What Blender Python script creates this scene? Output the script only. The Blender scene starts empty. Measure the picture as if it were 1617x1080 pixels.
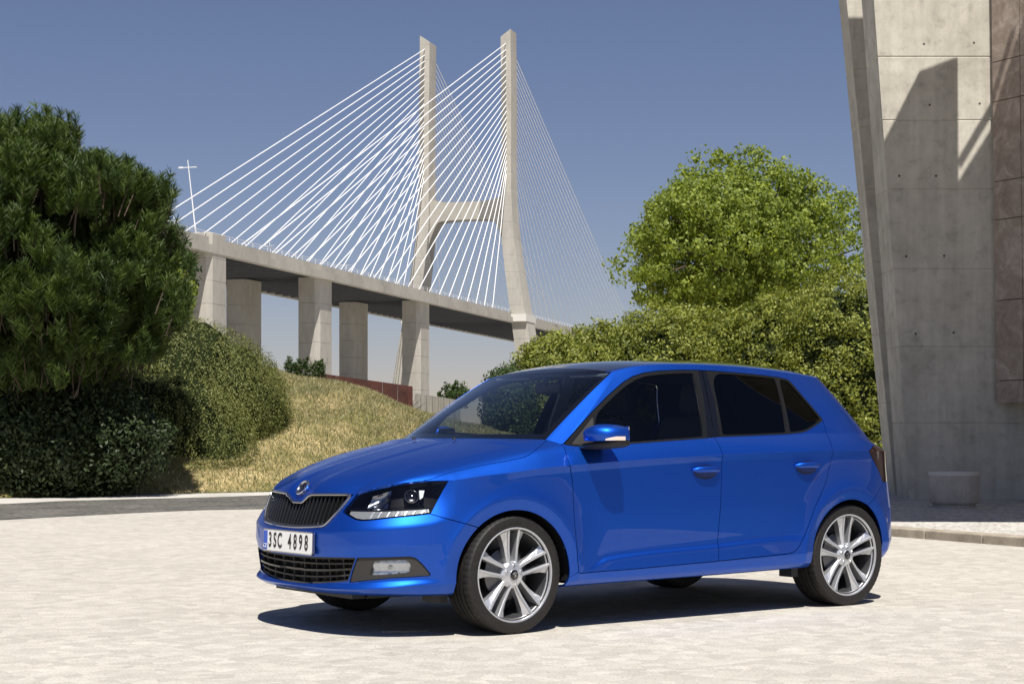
import bpy, math, random
import numpy as np
from mathutils import Vector, Matrix
random.seed(7); RNG = np.random.default_rng(7)
SC = bpy.context.scene; COL = SC.collection
# ------------------------------------------------------------------ camera
CAM_H = 1.0009
cam = bpy.data.objects.new('camera', bpy.data.cameras.new('camera')); COL.objects.link(cam)
cam.location = (0, 0, CAM_H); cam.rotation_euler = (math.pi / 2, 0, 0)
cam.data.sensor_width = 36; cam.data.lens = 59.245; cam.data.shift_y = 0.0931
cam.data.clip_start = 0.1; cam.data.clip_end = 6000
SC.camera = cam
FPX = 2661.15; HY = 690.5                      # focal length and horizon of the photograph in its own pixels
# ------------------------------------------------------------------ world, sun, exposure
SUN = Vector((0.05, -0.46, 0.87)).normalized()           # towards the sun
w = bpy.data.worlds.new('World'); SC.world = w; w.use_nodes = True
_nt = w.node_tree; _sk = _nt.nodes.new('ShaderNodeTexSky'); _sk.sky_type = 'NISHITA'; _sk.sun_disc = False
_sk.sun_elevation = math.asin(SUN.z); _sk.sun_rotation = math.atan2(SUN.x, SUN.y)
_sk.air_density = 1.0; _sk.dust_density = 0.15; _sk.ozone_density = 4.5; _sk.altitude = 0
_mx = _nt.nodes.new('ShaderNodeMix'); _mx.data_type = 'RGBA'; _mx.blend_type = 'MULTIPLY'; _mx.inputs[0].default_value = 1.0; _mx.inputs[7].default_value = (1.0, .83, .88, 1)   # slight tint of the whole sky
_nt.links.new(_sk.outputs[0], _mx.inputs[6]); _nt.links.new(_mx.outputs[2], _nt.nodes['Background'].inputs[0]); _nt.nodes['Background'].inputs[1].default_value = 0.056
sun = bpy.data.objects.new('sun', bpy.data.lights.new('sun', 'SUN')); COL.objects.link(sun)
sun.data.energy = 5.0; sun.data.angle = math.radians(0.53); sun.data.color = (1.0, 0.955, 0.89)
sun.rotation_euler = (-SUN).to_track_quat('-Z', 'Y').to_euler()
SC.view_settings.view_transform = 'Standard'; SC.view_settings.look = 'None'
SC.view_settings.exposure = 0.45; SC.view_settings.gamma = 1.0; SC.view_settings.use_curve_mapping = False
# ------------------------------------------------------------------ helpers
def tag(o, label=None, cat=None, group=None, kind=None):
    if label: o['label'] = label
    if cat: o['category'] = cat
    if group: o['group'] = group
    if kind: o['kind'] = kind
    return o
def empty(name, loc=(0, 0, 0), rz=0.0, parent=None):
    o = bpy.data.objects.new(name, None); COL.objects.link(o); o.location = loc; o.rotation_euler = (0, 0, rz)
    o.empty_display_size = .1; o.parent = parent
    return o
def link(name, me, mat=None, parent=None, loc=None, rot=None):
    o = bpy.data.objects.new(name, me); COL.objects.link(o)
    if mat is not None and not me.materials: me.materials.append(mat)
    o.parent = parent
    if loc is not None: o.location = loc
    if rot is not None: o.rotation_euler = rot
    return o
def mesh_np(name, V, F, smooth=False, sharp=None):
    V = np.asarray(V, np.float32); F = np.asarray(F, np.int32); k = F.shape[1]
    me = bpy.data.meshes.new(name); me.vertices.add(len(V)); me.vertices.foreach_set('co', V.ravel())
    me.loops.add(F.size); me.loops.foreach_set('vertex_index', F.ravel())
    me.polygons.add(len(F)); me.polygons.foreach_set('loop_start', np.arange(0, F.size, k, dtype=np.int32))
    if smooth: me.polygons.foreach_set('use_smooth', np.ones(len(F), bool))
    me.update(calc_edges=True)
    if sharp: me.set_sharp_from_angle(angle=math.radians(sharp))
    return me
class MB:
    """collects simple solids and links them as one mesh"""
    def __init__(s): s.V = []; s.F = []
    def add(s, V, F):
        n = len(s.V); s.V += [tuple(v) for v in V]; s.F += [tuple(i + n for i in f) for f in F]; return s
    def box(s, c, d, rz=0, rot=None):
        x, y, z = d[0] / 2, d[1] / 2, d[2] / 2
        R = rot if rot is not None else Matrix.Rotation(rz, 3, 'Z'); c = Vector(c)
        P = [c + R @ Vector(p) for p in ((-x, -y, -z), (x, -y, -z), (x, y, -z), (-x, y, -z), (-x, -y, z), (x, -y, z), (x, y, z), (-x, y, z))]
        return s.add(P, [(3, 2, 1, 0), (4, 5, 6, 7), (0, 1, 5, 4), (1, 2, 6, 5), (2, 3, 7, 6), (3, 0, 4, 7)])
    def bar(s, a, b, r0, r1=None, n=8, cap=True):
        a = Vector(a); b = Vector(b); r1 = r0 if r1 is None else r1; d = (b - a).normalized()
        u = d.orthogonal().normalized(); v = d.cross(u); P = []
        for c, r in ((a, r0), (b, r1)):
            for i in range(n):
                t = 2 * math.pi * i / n; P.append(c + u * r * math.cos(t) + v * r * math.sin(t))
        F = [(i, (i + 1) % n, n + (i + 1) % n, n + i) for i in range(n)]
        if cap: F += [tuple(range(n))[::-1], tuple(range(n, 2 * n))]
        return s.add(P, F)
    def prism(s, poly, a, b):
        """poly: list of 3-D points, swept from +a to +b"""
        a = Vector(a); b = Vector(b); n = len(poly); P = [Vector(p) + a for p in poly] + [Vector(p) + b for p in poly]
        return s.add(P, [tuple(range(n))[::-1], tuple(range(n, 2 * n))] + [(i, (i + 1) % n, n + (i + 1) % n, n + i) for i in range(n)])
    def loft(s, rings, closed=True, caps=True):
        n = len(rings[0]); P = [p for r in rings for p in r]; F = []
        for k in range(len(rings) - 1):
            for i in range(n if closed else n - 1):
                j = (i + 1) % n; F.append((k * n + i, k * n + j, (k + 1) * n + j, (k + 1) * n + i))
        if caps: F += [tuple(range(n))[::-1], tuple(range((len(rings) - 1) * n, len(rings) * n))]
        return s.add(P, F)
    def build(s, name, mat, parent=None, smooth=False, sharp=35, bevel=0, loc=None, rot=None):
        me = bpy.data.meshes.new(name); me.from_pydata([tuple(v) for v in s.V], [], s.F); me.update()
        if smooth: me.shade_smooth(); me.set_sharp_from_angle(angle=math.radians(sharp))
        o = link(name, me, mat, parent, loc, rot)
        if bevel:
            m = o.modifiers.new('bevel', 'BEVEL'); m.width = bevel; m.segments = 2; m.limit_method = 'ANGLE'; m.angle_limit = math.radians(40)
        return o
def lathe(profile, n=64, axis='y'):
    """profile of (radius, offset along axis) -> V, F (quads), revolved about the y axis"""
    P = np.array(profile); t = np.linspace(0, 2 * np.pi, n, endpoint=False); m = len(P)
    V = np.stack([np.outer(np.cos(t), P[:, 0]), np.tile(P[:, 1], (n, 1)), np.outer(np.sin(t), P[:, 0])], -1).reshape(-1, 3)
    i = np.arange(n)[:, None] * m; j = np.arange(m - 1)[None]; k = ((np.arange(n) + 1) % n)[:, None] * m
    F = np.stack([i + j, i + j + 1, k + j + 1, k + j], -1).reshape(-1, 4)
    return V, F
# ------------------------------------------------------------------ materials
MATS = {}
def mat(name, col=(.5, .5, .5), rough=.6, metal=0., spec=.5, coat=0., coat_rough=.03, trans=0., ior=1.45, sub=0.):
    m = bpy.data.materials.new(name); m.use_nodes = True; b = m.node_tree.nodes['Principled BSDF']
    b.inputs['Base Color'].default_value = (*col, 1); b.inputs['Roughness'].default_value = rough; b.inputs['Metallic'].default_value = metal
    b.inputs['Specular IOR Level'].default_value = spec; b.inputs['Coat Weight'].default_value = coat; b.inputs['Coat Roughness'].default_value = coat_rough
    b.inputs['Transmission Weight'].default_value = trans; b.inputs['IOR'].default_value = ior
    MATS[name] = m; return m
class NT:
    """small node-graph helper on a material"""
    def __init__(s, m): s.m = m; s.t = m.node_tree; s.b = s.t.nodes['Principled BSDF']
    def n(s, typ, **kw):
        x = s.t.nodes.new('ShaderNode' + typ)
        for k, v in kw.items():
            if k.startswith('i_'):
                key = k[2:].replace('_', ' '); x.inputs[int(key) if key.isdigit() else key].default_value = v
            else: setattr(x, k, v)
        return x
    def l(s, a, ao, b, bi): s.t.links.new(a.outputs[ao], b.inputs[bi])
    def coord(s, which='Object', scale=(1, 1, 1)):
        c = s.n('TexCoord'); mp = s.n('Mapping'); mp.inputs['Scale'].default_value = scale; s.l(c, which, mp, 0); return mp
    def noise(s, mp, scale, detail=5, rough=.6, dist=0.):
        x = s.n('TexNoise', i_Scale=scale, i_Detail=detail, i_Roughness=rough, i_Distortion=dist); s.l(mp, 0, x, 'Vector'); return x
    def ramp(s, src, so, stops, interp='LINEAR'):
        r = s.n('ValToRGB'); r.color_ramp.interpolation = interp; e = r.color_ramp.elements
        while len(e) < len(stops): e.new(.5)
        for q, (p, c) in zip(e, stops): q.position = p; q.color = (*c, 1) if len(c) == 3 else c
        s.l(src, so, r, 0); return r
    def mix(s, fac, fo, a, ao, b, bo, typ='MIX'):
        x = s.n('Mix', data_type='RGBA', blend_type=typ)
        if isinstance(fac, float): x.inputs[0].default_value = fac
        else: s.l(fac, fo, x, 0)
        for src, o, i in ((a, ao, 6), (b, bo, 7)):
            if isinstance(src, tuple): x.inputs[i].default_value = (*src, 1)
            else: s.l(src, o, x, i)
        return x
    def bump(s, src, so, strength=.3, dist=.01, prev=None):
        x = s.n('Bump', i_Strength=strength, i_Distance=dist); s.l(src, so, x, 'Height')
        if prev: s.l(prev, 0, x, 'Normal')
        s.l(x, 0, s.b, 'Normal'); return x
def pch(xs,ys):
    xs=np.asarray(xs,float); ys=np.asarray(ys,float); h=np.diff(xs); d=(np.diff(ys,axis=0).T/h).T
    m=np.zeros_like(ys); 
    w1=(2*h[1:]+h[:-1]); w2=(h[1:]+2*h[:-1])
    if ys.ndim>1: w1=w1[:,None]; w2=w2[:,None]
    a,b=d[:-1],d[1:]
    with np.errstate(all='ignore'):
        hm=np.where(a*b>0,(w1+w2)/(w1/a+w2/b),0)
    m[1:-1]=hm; m[0]=d[0]; m[-1]=d[-1]
    def f(x):
        x=np.clip(np.asarray(x,float),xs[0],xs[-1]); i=np.clip(np.searchsorted(xs,x)-1,0,len(h)-1)
        t=(x-xs[i])/h[i]; H=h[i]
        if ys.ndim>1: t=t[...,None]; H=H[...,None]
        return (2*t**3-3*t**2+1)*ys[i]+(t**3-2*t**2+t)*H*m[i]+(-2*t**3+3*t**2)*ys[i+1]+(t**3-t**2)*H*m[i+1]
    return f
def nat(xs,ys):
    xs=np.asarray(xs,float); ys=np.asarray(ys,float); n=len(xs); h=np.diff(xs)
    A=np.zeros((n,n)); A[0,0]=A[-1,-1]=1; B=np.zeros_like(ys)
    for i in range(1,n-1):
        A[i,i-1]=h[i-1];A[i,i]=2*(h[i-1]+h[i]);A[i,i+1]=h[i]
        B[i]=6*((ys[i+1]-ys[i])/h[i]-(ys[i]-ys[i-1])/h[i-1])
    M=np.linalg.solve(A,B)
    def f(x):
        x=np.clip(np.asarray(x,float),xs[0],xs[-1]); i=np.clip(np.searchsorted(xs,x)-1,0,n-2)
        a=xs[i+1]-x; b=x-xs[i]; H=h[i]
        if ys.ndim>1: a=a[...,None];b=b[...,None];H=H[...,None]
        return (M[i]*a**3+M[i+1]*b**3)/(6*H)+(ys[i]/H-M[i]*H/6)*a+(ys[i+1]/H-M[i+1]*H/6)*b
    return f
def gsm(A,sig,axis=0):
    k=int(3*sig)+1; w=np.exp(-.5*(np.arange(-k,k+1)/sig)**2); w/=w.sum()
    P=np.concatenate([2*np.take(A,[0],axis)-np.flip(np.take(A,range(1,k+1),axis),axis),A,2*np.take(A,[-1],axis)-np.flip(np.take(A,range(-k-1,-1),axis),axis)],axis)
    return np.apply_along_axis(lambda v:np.convolve(v,w,'valid'),axis,P)
def lin(x,xs,ys): return np.interp(x,xs,ys)

# ---- base plan curve (x rearwards from front axle, s outwards)
PL=np.array([(-.845,0),(-.842,.15),(-.828,.30),(-.80,.42),(-.75,.54),(-.67,.645),(-.55,.73),(-.40,.788),(-.2,.826),(0,.845),(.35,.856),(.8,.864),(1.3,.866),(1.8,.866),(2.3,.860),(2.6,.842),(2.8,.806),(2.95,.74),(3.05,.64),(3.11,.48),(3.135,.3),(3.145,.15),(3.147,0)])
_c=np.r_[0,np.cumsum(np.linalg.norm(np.diff(PL,axis=0),axis=1))]
_f=nat(_c,PL); _t=np.linspace(0,_c[-1],4000); _P=_f(_t)
_U=np.r_[0,np.cumsum(np.linalg.norm(np.diff(_P,axis=0),axis=1))]
_dP=np.gradient(_P,axis=0); _dP/=np.linalg.norm(_dP,axis=1)[:,None]
_N=np.stack([_dP[:,1],-_dP[:,0]],1)     # inward normal
_N=np.stack([gsm(_N[:,0],40),gsm(_N[:,1],40)],1); _N[0]=(1,0); _N[-1]=(-1,0)
UL=_U[-1]
def plan(u): return np.stack([np.interp(u,_U,_P[:,i]) for i in (0,1)],-1)
def nrm(u):
    v=np.stack([np.interp(u,_U,_N[:,i]) for i in (0,1)],-1); return v/np.linalg.norm(v,axis=-1,keepdims=True)
def u_of_s(s,front=True):
    k=_P[:,0]<.8 if front else _P[:,0]>1.9
    S=_P[k,1]; U=_U[k]; o=np.argsort(S); return np.interp(s,S[o],U[o])
def u_of_x(x):
    k=(_P[:,1]>.3); return np.interp(x,_P[k,0],_U[k])
us_=lambda s:float(u_of_s(s)); ux_=lambda x:float(u_of_x(x)); ur_=lambda s:float(u_of_s(s,False))
# T line (upper edge of the lower body): grille top, headlamp top, shoulder crease
UC=ux_(-.345)                                  # headlamp rear corner
UD=ux_(.336)                                   # front door edge
Tz=pch([0,.05,.1395,.28,.461,.489,.6277,.80,.9457,1.006,UC,ux_(-.232),ux_(.029),ux_(.175),ux_(.336),ux_(.601),ux_(1.04),ux_(1.87),ux_(2.29),ux_(2.617),ux_(2.8),ur_(.6),UL],
       [.663,.664,.709,.7125,.7155,.7255,.7546,.7755,.785,.786,.788,.803,.829,.845,.856,.871,.891,.916,.922,.92,.917,.905,.90])
Td=pch([0,.05,.1395,.28,.461,.6277,.80,.9457,1.006,UC,ux_(-.2),ux_(.1),ux_(2.3),ux_(2.7),ur_(.6),UL],[.06,.06,.065,.075,.09,.122,.12,.085,.05,.018,.002,-.007,-.007,-.003,.045,.055])
# stations along u for the lower features
_st=[0,us_(.30),us_(.50),us_(.66),ux_(-.48),ux_(-.36),ux_(0),ux_(.36),ux_(.48),ux_(.60),ux_(1.39),ux_(1.95),ux_(2.1),ux_(2.47),ux_(2.80),ur_(.70),ur_(.45),UL]
Fz={ # bottom, lip, door-bottom, low crease, mid, upper
1:[.212,.212,.214,.216,.214,.214,.220,.224,.2255,.227,.233,.240,.242,.245,.25,.26,.27,.27],
2:[.240,.240,.245,.258,.272,.273,.262,.256,.257,.258,.264,.270,.275,.285,.30,.31,.32,.32],
3:[.268,.268,.274,.290,.300,.300,.295,.290,.2925,.296,.311,.326,.335,.345,.36,.37,.38,.38],
4:[.398,.398,.406,.412,.400,.390,.345,.312,.330,.372,.411,.438,.44,.45,.47,.48,.48,.48],
5:[.45,.45,.455,.46,.47,.49,.56,.58,.59,.60,.61,.62,.62,.60,.58,.57,.57,.57],
6:[.520,.522,.538,.552,.568,.60,.79,.818,.825,.832,.866,.882,.885,.885,.86,.80,.78,.78]}
Fd={
0:[.16,.16,.16,.16,.16,.15,.15,.15,.15,.15,.15,.15,.15,.15,.15,.15,.15,.15],
1:[.045,.045,.045,.045,.045,.045,.045,.040,.040,.040,.040,.040,.045,.05,.06,.05,.05,.05],
2:[.000,.000,.000,.000,.004,.008,.010,.012,.012,.012,.012,.012,.012,.015,.02,.02,.02,.02],
3:[.026,.026,.026,.022,.014,.008,.004,.003,.003,.003,.003,.003,.004,.006,.005,.0,.0,.0],
4:[.012,.012,.012,.012,.010,.008,.005,.004,.010,.019,.020,.018,.008,.006,.002,.0,.0,.0],
5:[.000,.000,.000,.000,.002,.004,.003,.003,.0035,.004,.004,.004,.004,.002,.0,.0,.0,.0],
6:[.003,.003,.003,.003,.004,.005,.003,.001,.001,.001,.001,.001,.001,.001,.004,.03,.04,.045]}
_sd=np.clip((np.array(_st)-UD)/.25,0,1)*np.clip((ux_(2.1)-np.array(_st))/.2,0,1)
_z3,_z4,_d3,_d4=map(np.array,(Fz[3],Fz[4],Fd[3],Fd[4]))
Fz[35]=list((_z3*.4+_z4*.6)*(1-_sd)+(_z4-.020)*_sd); Fd[35]=list((_d3*.4+_d4*.6)*(1-_sd)+.0055*_sd)
_ss=np.array(_st)
FZ={k:pch(_ss,v) for k,v in Fz.items()}; FD={k:pch(_ss,v) for k,v in Fd.items()}
def flare(x,z):
    o=np.zeros_like(x)
    for cx,cz in ((0,.295),(2.47,.295)):
        r=np.hypot(x-cx,z-cz); up=np.clip((z-.2)/.12,0,1)
        bump=np.where(r>.402,.019*np.exp(-np.clip(r-.402,0,9)/.06),.019-.014*np.clip((.402-r)/.064,0,1))
        o=np.maximum(o,bump*up*np.clip((.62-r)/.1,0,1))
    return o
KS=[1,2,3,35,4,5,6]
def wall(nu=430,segs=(4,5,6,9,6,12,14,16)):
    u=np.unique(np.r_[np.linspace(0,UL,nu),UC,UD]); NU=len(u)
    zk=np.stack([FZ[1](u)-.012]+[FZ[k](u) for k in KS]+[Tz(u)],1); dk=np.stack([FD[0](u)]+[FD[k](u) for k in KS]+[Td(u)],1)
    rows=[];
    cols=[]
    for i in range(NU):
        z=zk[i].copy(); 
        for k in range(1,9): z[k]=max(z[k],z[k-1]+.004)
        zz=[]
        for k,nn in enumerate(segs): zz.append(z[k]+(z[k+1]-z[k])*np.arange(nn)/nn)
        zz=np.r_[np.concatenate(zz),z[8]]
        fine=np.arange(z[0],z[8]+.004,.002); dd=np.interp(fine,z,dk[i])
        dd=np.r_[dd[0]*np.ones(0),gsm(dd,1.6)]
        d=np.interp(zz,fine,dd); d[-1]=dk[i,8]
        cols.append(np.stack([zz,d],1))
    A=np.array(cols)                       # NU,NR,2
    Z=A[...,0]; D=A[...,1]; D[:,:]=gsm(D,1.2,0)
    P=plan(u)[:,None,:]; N=nrm(u)[:,None,:]
    xy=P+N*D[...,None]
    fl=flare(xy[...,0],Z)*np.clip((xy[...,1]-.55)/.15,0,1)
    xy=xy-N*fl[...,None]
    xy[0,:,1]=0; xy[-1,:,1]=0
    G=np.concatenate([xy,Z[...,None]],-1)
    return u,G
WU,WG=wall()
iC=int(np.argmin(abs(WU-UC))); iD=int(np.argmin(abs(WU-UD)))
TL=WG[:,-1,:]                                # T line in 3-D
# ---- hood + front wing upper
def resamp(P,n,w=None):
    c=np.r_[0,np.cumsum(np.linalg.norm(np.diff(P,axis=0),axis=1))]; t=np.linspace(0,c[-1],n)
    return np.stack([np.interp(t,c,P[:,i]) for i in range(3)],1)
def hood(nb=110,na1=60,na2=26):
    # split the front T edge at s=.60
    Tf=TL[:iC+1]; j=int(np.argmin(abs(Tf[:,1]-.565)))
    topF=resamp(Tf[:j+1],na1+1); facF=Tf[j:]
    b=np.linspace(0,1,nb+1); bb=b**1.25                     # denser near the nose
    # centre profile and crease
    zc=pch([-.79,-.775,-.75,-.70,-.60,-.43,-.2,.12],[.655,.70,.735,.772,.815,.867,.925,.997])
    Cr=nat([0,.25,.45,.7,1.],np.array([topF[-1],(-.40,.612,.834),(-.22,.645,.888),(-.022,.675,.931),(.30,.70,.990)]))
    cowl=lambda q:(.12+.18*q**2.2,.70*q,.997-.007*q**3)
    q=np.linspace(0,1,na1+1)
    G=np.zeros((nb+1,na1+1,3))
    
    Crb=Cr(bb)
    for k in range(nb+1):
        t=bb[k]
        fr=topF; re=np.array([cowl(v) for v in q])
        x=fr[:,0]*(1-t)+re[:,0]*t; y=fr[:,1]*(1-t)+re[:,1]*t
        # make outer column follow the crease
        dx=(Crb[k,0]-x[-1])*q**3; x=x+dx; y=y+(Crb[k,1]-y[-1])*q**2
        y[0]=0
        G[k,:,0]=x; G[k,:,1]=y
    Z0=zc(G[...,0]); 
    # lateral crown + inner ridge
    lat=-.008*(G[...,1]/.65)**2
    si=.14+.03*bb[:,None]; rid=.006*np.clip((si+.012-G[...,1])/.024,0,1)
    Z=Z0+lat+rid*np.clip(bb[:,None]*2.5-.1,0,1)
    cF=topF[:,2]-Z[0]; 
    dec=.09+.24*np.clip(q/.55,0,1)**1.5; wgt=np.exp(-bb[:,None]/dec[None,:])*(1-bb[:,None])
    Z=Z+cF[None,:]*wgt
    cE=(Crb[:,2]-Z[:,-1])[:,None]; Z=Z+cE*(q[None,:]**4)
    zr=np.array([cowl(v)[2] for v in q])
    G[...,2]=Z; G[...,2]+=((zr-Z[-1])[None,:])*(bb[:,None]**6)
    G[0]=topF
    # facet strip: crease -> T
    Tside=TL[iC:iD+1]; facTop=np.concatenate([facF,Tside[1:]])
    # T curve param to match b: front portion (facF) belongs to b=0 edge; spread
    jj=resamp(facTop,nb+1)
    cc=np.r_[0,np.cumsum(np.linalg.norm(np.diff(facTop,axis=0),axis=1))]; tt=bb*cc[-1]
    jj=np.stack([np.interp(tt,cc,facTop[:,i]) for i in range(3)],1)
    a=np.linspace(0,1,na2+1)
    A0=G[:,-1]; wq=np.clip(bb,0,1)[:,None]**1.3
    mid=A0*.45+jj*.55; off=np.array([(.345,.790,.956)])-mid[-1][None]
    mid=mid+off*wq
    H=np.zeros((nb+1,na2+1,3))
    for k in range(nb+1): H[k]=pch([0,.55,1.],np.stack([A0[k],mid[k],jj[k]]))(a)
    bul=np.sin(np.pi*a)[None,:]*(.006*np.clip(bb*3,0,1)*np.clip((1-bb)*6,0,1))[:,None]
    H[...,2]+=bul*.8; H[...,1]+=bul*.6
    # rear end of the facet: bend to the A-pillar base / belt start
    K=np.concatenate([G,H[:,1:]],1)
    # smooth across only (keeps edges)
    S=gsm(K,1.0,1); S[:,0,1]=0; S[:,-1]=K[:,-1]; S[0]=K[0]; S[:,0,0]=K[:,0,0]
    return S
HG=hood()
RE=HG[-1,60:]                                 # rear edge of the wing facet
# ---- shoulder strip T -> belt (x > door front)
Tb=TL[iD:]
xs=Tb[:,0]
def beltc():
    k=np.arange(len(Tb)); 
    n=len(Tb)
    x=Tb[:,0]; 
    side=pch([.336,.41,.8,1.304,2.0,2.29,2.6,2.78,2.9,3.3],np.array([(.345,.790,.956),(.415,.792,.960),(.8,.797,.980),(1.304,.799,.999),(2.0,.792,1.017),(2.29,.781,1.026),(2.58,.762,1.028),(2.74,.728,1.01),(2.83,.69,.985),(2.9,.6,.97)]))
    B=side(x)
    # rear part: scale T plan inwards
    w=np.clip((np.arange(n)-np.argmin(abs(x-2.72)))/18.,0,1); w=w*w*(3-2*w)
    uu=WU[iD:]; P=plan(uu)+nrm(uu)*np.interp(uu,[ux_(2.7),ur_(.6),UL],[.11,.13,.15])[:,None]
    R=np.concatenate([P,(.975+0*uu)[:,None]],1); R[-1,1]=0
    m=(x>2.6)
    B=B*(1-w[:,None])+R*w[:,None]
    B[:,0]=gsm(B[:,0],2);B[:,2]=gsm(B[:,2],3); y=gsm(B[:,1],2); B[:,1]=y; B[-1,1]=0
    return B
BL=beltc()
a=np.linspace(0,1,13)
SG=Tb[:,None,:]*(1-a[None,:,None])+BL[:,None,:]*a[None,:,None]
_b=np.sin(np.pi*a)[None,:]*.006
SG[...,1]+=_b*np.clip(SG[...,1]/.3,0,1)
_k=int(np.argmin(abs(RE[:,1]-.790))); RS=resamp(RE[_k:][::-1],13)
_w=np.exp(-np.arange(len(SG))/3.)[:,None,None]
SG=SG+(RS[None]-SG[0][None])*_w
SG[0]=RS
# ---- greenhouse: belt -> rail
RAIL=nat([0,.10,.3,.55,.8,1.],np.array([(.86,.572,1.362),(1.02,.582,1.394),(1.40,.592,1.416),(1.90,.580,1.409),(2.34,.555,1.381),(2.50,.535,1.365)]))
AED=nat([0,.2,.4,.65,.9,1.],np.array([(.30,.70,.989),(.414,.675,1.07),(.524,.652,1.147),(.666,.622,1.243),(.80,.590,1.327),(.86,.572,1.362)]))
def green(nv=44,nf=10):
    n=len(BL)
    # bottom curve: windshield corner -> pillar base -> belt
    pre=resamp(RE[:_k+1],nf+1)[:-1]
    bot=np.concatenate([pre,SG[:,-1]]); m=len(bot)
    c=np.r_[0,np.cumsum(np.linalg.norm(np.diff(bot,axis=0),axis=1))]
    iR=nf+int(np.argmin(abs(BL[:,0]-2.72)))            # D-pillar corner
    t=np.where(np.arange(m)<=iR, c/c[iR],1)
    # front columns of the roof line bunch at the pillar
    top=np.zeros((m,3)); tr=np.clip(t,0,1)
    tmap=pch([0,.02,.05,.12,.5,1],[0,.012,.03,.09,.48,1])
    top[:iR+1]=RAIL(tmap(tr[:iR+1]))
    k=np.arange(m-iR); q=k/(m-1-iR); e=RAIL(1.0)
    rear=nat([0,.25,.6,1.],np.array([e,(2.575,.47,1.375),(2.63,.25,1.395),(2.65,0,1.40)]))
    top[iR:]=rear(q)
    v=np.linspace(0,1,nv+1)
    G=bot[:,None,:]*(1-v[None,:,None])+top[:,None,:]*v[None,:,None]
    bul=4*v*(1-v)
    wy=np.clip(G[...,1]/.4,0,1)
    G[...,1]+=bul[None,:]*.016*wy
    G[...,0]+=bul[None,:]*.02*(1-wy)
    # the front column follows the windscreen edge
    ed=AED(v); off=ed[None]-G[0][None]; 
    w=np.exp(-(c/.10)**2)[:,None,None]
    G=G+off*w
    return G,nf
GG,NF=green()
# ---- windscreen: AED curve (edge) to centre
def wind(na=44,nv=44):
    v=np.linspace(0,1,nv+1); ed=GG[0]
    cen=np.stack([.12+(.86-.12)*v,0*v,.997+(1.395-.997)*v],1); cen[:,2]+=.022*4*v*(1-v); cen[:,0]-=.006*4*v*(1-v)
    q=np.linspace(0,1,na+1)
    G=np.zeros((na+1,nv+1,3))
    for i,a_ in enumerate(q):
        G[i,:,1]=ed[:,1]*a_
        w=a_**2.4
        G[i,:,0]=cen[:,0]*(1-w)+ed[:,0]*w; G[i,:,2]=cen[:,2]*(1-w)+ed[:,2]*w
    return G
VG=wind()
# ---- roof: rail/header -> centre
def roof(na=40):
    R=GG[:,-1]; m=len(R)
    zc=nat([.80,.86,1.0,1.3,1.7,2.1,2.45,2.66],[1.38,1.395,1.425,1.452,1.466,1.462,1.435,1.40])
    # centre x for every rail column, header -> spoiler edge
    c=np.r_[0,np.cumsum(np.linalg.norm(np.diff(R,axis=0),axis=1))]
    # polar style: columns run from rail to centreline; first columns fan to the header
    q=np.linspace(0,1,na+1)
    side=np.argmax(R[:,0]>=2.4999) if (R[:,0]>=2.4999).any() else m-1
    xc=.86+(R[:,0]-.86)*1.0
    G=np.zeros((m,na+1,3))
    for i in range(m):
        y=R[i,1]*(1-q); 
        x=R[i,0]+0*q
        x=x+(0)*q
        G[i,:,0]=x; G[i,:,1]=y
        w=1-(1-q)**2.0
        zcen=zc(R[i,0]); yy=y/max(R[i,1],1e-4)
        G[i,:,2]=R[i,2]+(zcen-R[i,2])*(1-np.abs(yy)**2.4)
    return G
RG=roof()
# ================================================================== SETTING
def at(px, py, D): return Vector(((px - 808.5) / FPX * D, D, CAM_H + (HY - py) / FPX * D))
def gd(py, z=0.): return (CAM_H - z) * FPX / (py - HY)              # distance of a ground point seen at row py
def gp(px, py, z=0.): D = gd(py, z); return ((px - 808.5) / FPX * D, D, z)
# ---- ground: pale limestone setts
ground_m = mat('pale_paving', (.6, .57, .52), .85, spec=.3); g = NT(ground_m); mp = g.coord('Object')
big = g.noise(mp, .35, 4, .6); mid = g.noise(mp, 2.2, 5, .65); fine = g.noise(mp, 34, 4, .7)
wob = g.noise(mp, 3., 2, .5); add = g.n('VectorMath', operation='MULTIPLY_ADD'); add.inputs[1].default_value = (.06, .06, 0); g.l(wob, 'Color', add, 0); g.l(mp, 0, add, 2)
vo = g.n('TexVoronoi', i_Scale=11.5, i_Randomness=.9); g.l(add, 0, vo, 'Vector'); ve = g.n('TexVoronoi', feature='DISTANCE_TO_EDGE', i_Scale=11.5, i_Randomness=.9); g.l(add, 0, ve, 'Vector')
c1 = g.ramp(big, 'Fac', [(.3, (.475, .452, .410)), (.7, (.530, .505, .460))]); c2 = g.ramp(mid, 'Fac', [(.30, (.93, .925, .92)), (.65, (1, 1, 1))])
m1 = g.mix(1., None, c1, 0, c2, 0, 'MULTIPLY'); sv = g.ramp(vo, 'Color', [(0., (.80, .79, .77)), (1., (1.10, 1.10, 1.07))]); m2 = g.mix(1., None, m1, 2, sv, 0, 'MULTIPLY')
jr = g.ramp(ve, 'Distance', [(.0, (.70, .67, .63)), (.06, (1, 1, 1))]); m3 = g.mix(.22, None, m2, 2, jr, 0, 'MULTIPLY')
spk = g.ramp(fine, 'Fac', [(.30, (.40, .37, .33)), (.40, (1, 1, 1))]); m4 = g.mix(.55, None, m3, 2, spk, 0, 'MULTIPLY'); fg = g.noise(mp, 75, 3, .7); fr_ = g.ramp(fg, 'Fac', [(.36, (.74, .73, .71)), (.56, (1.05, 1.05, 1.05))]); m5 = g.mix(.8, None, m4, 2, fr_, 0, 'MULTIPLY'); g.l(m5, 2, g.b, 'Base Color')
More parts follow.
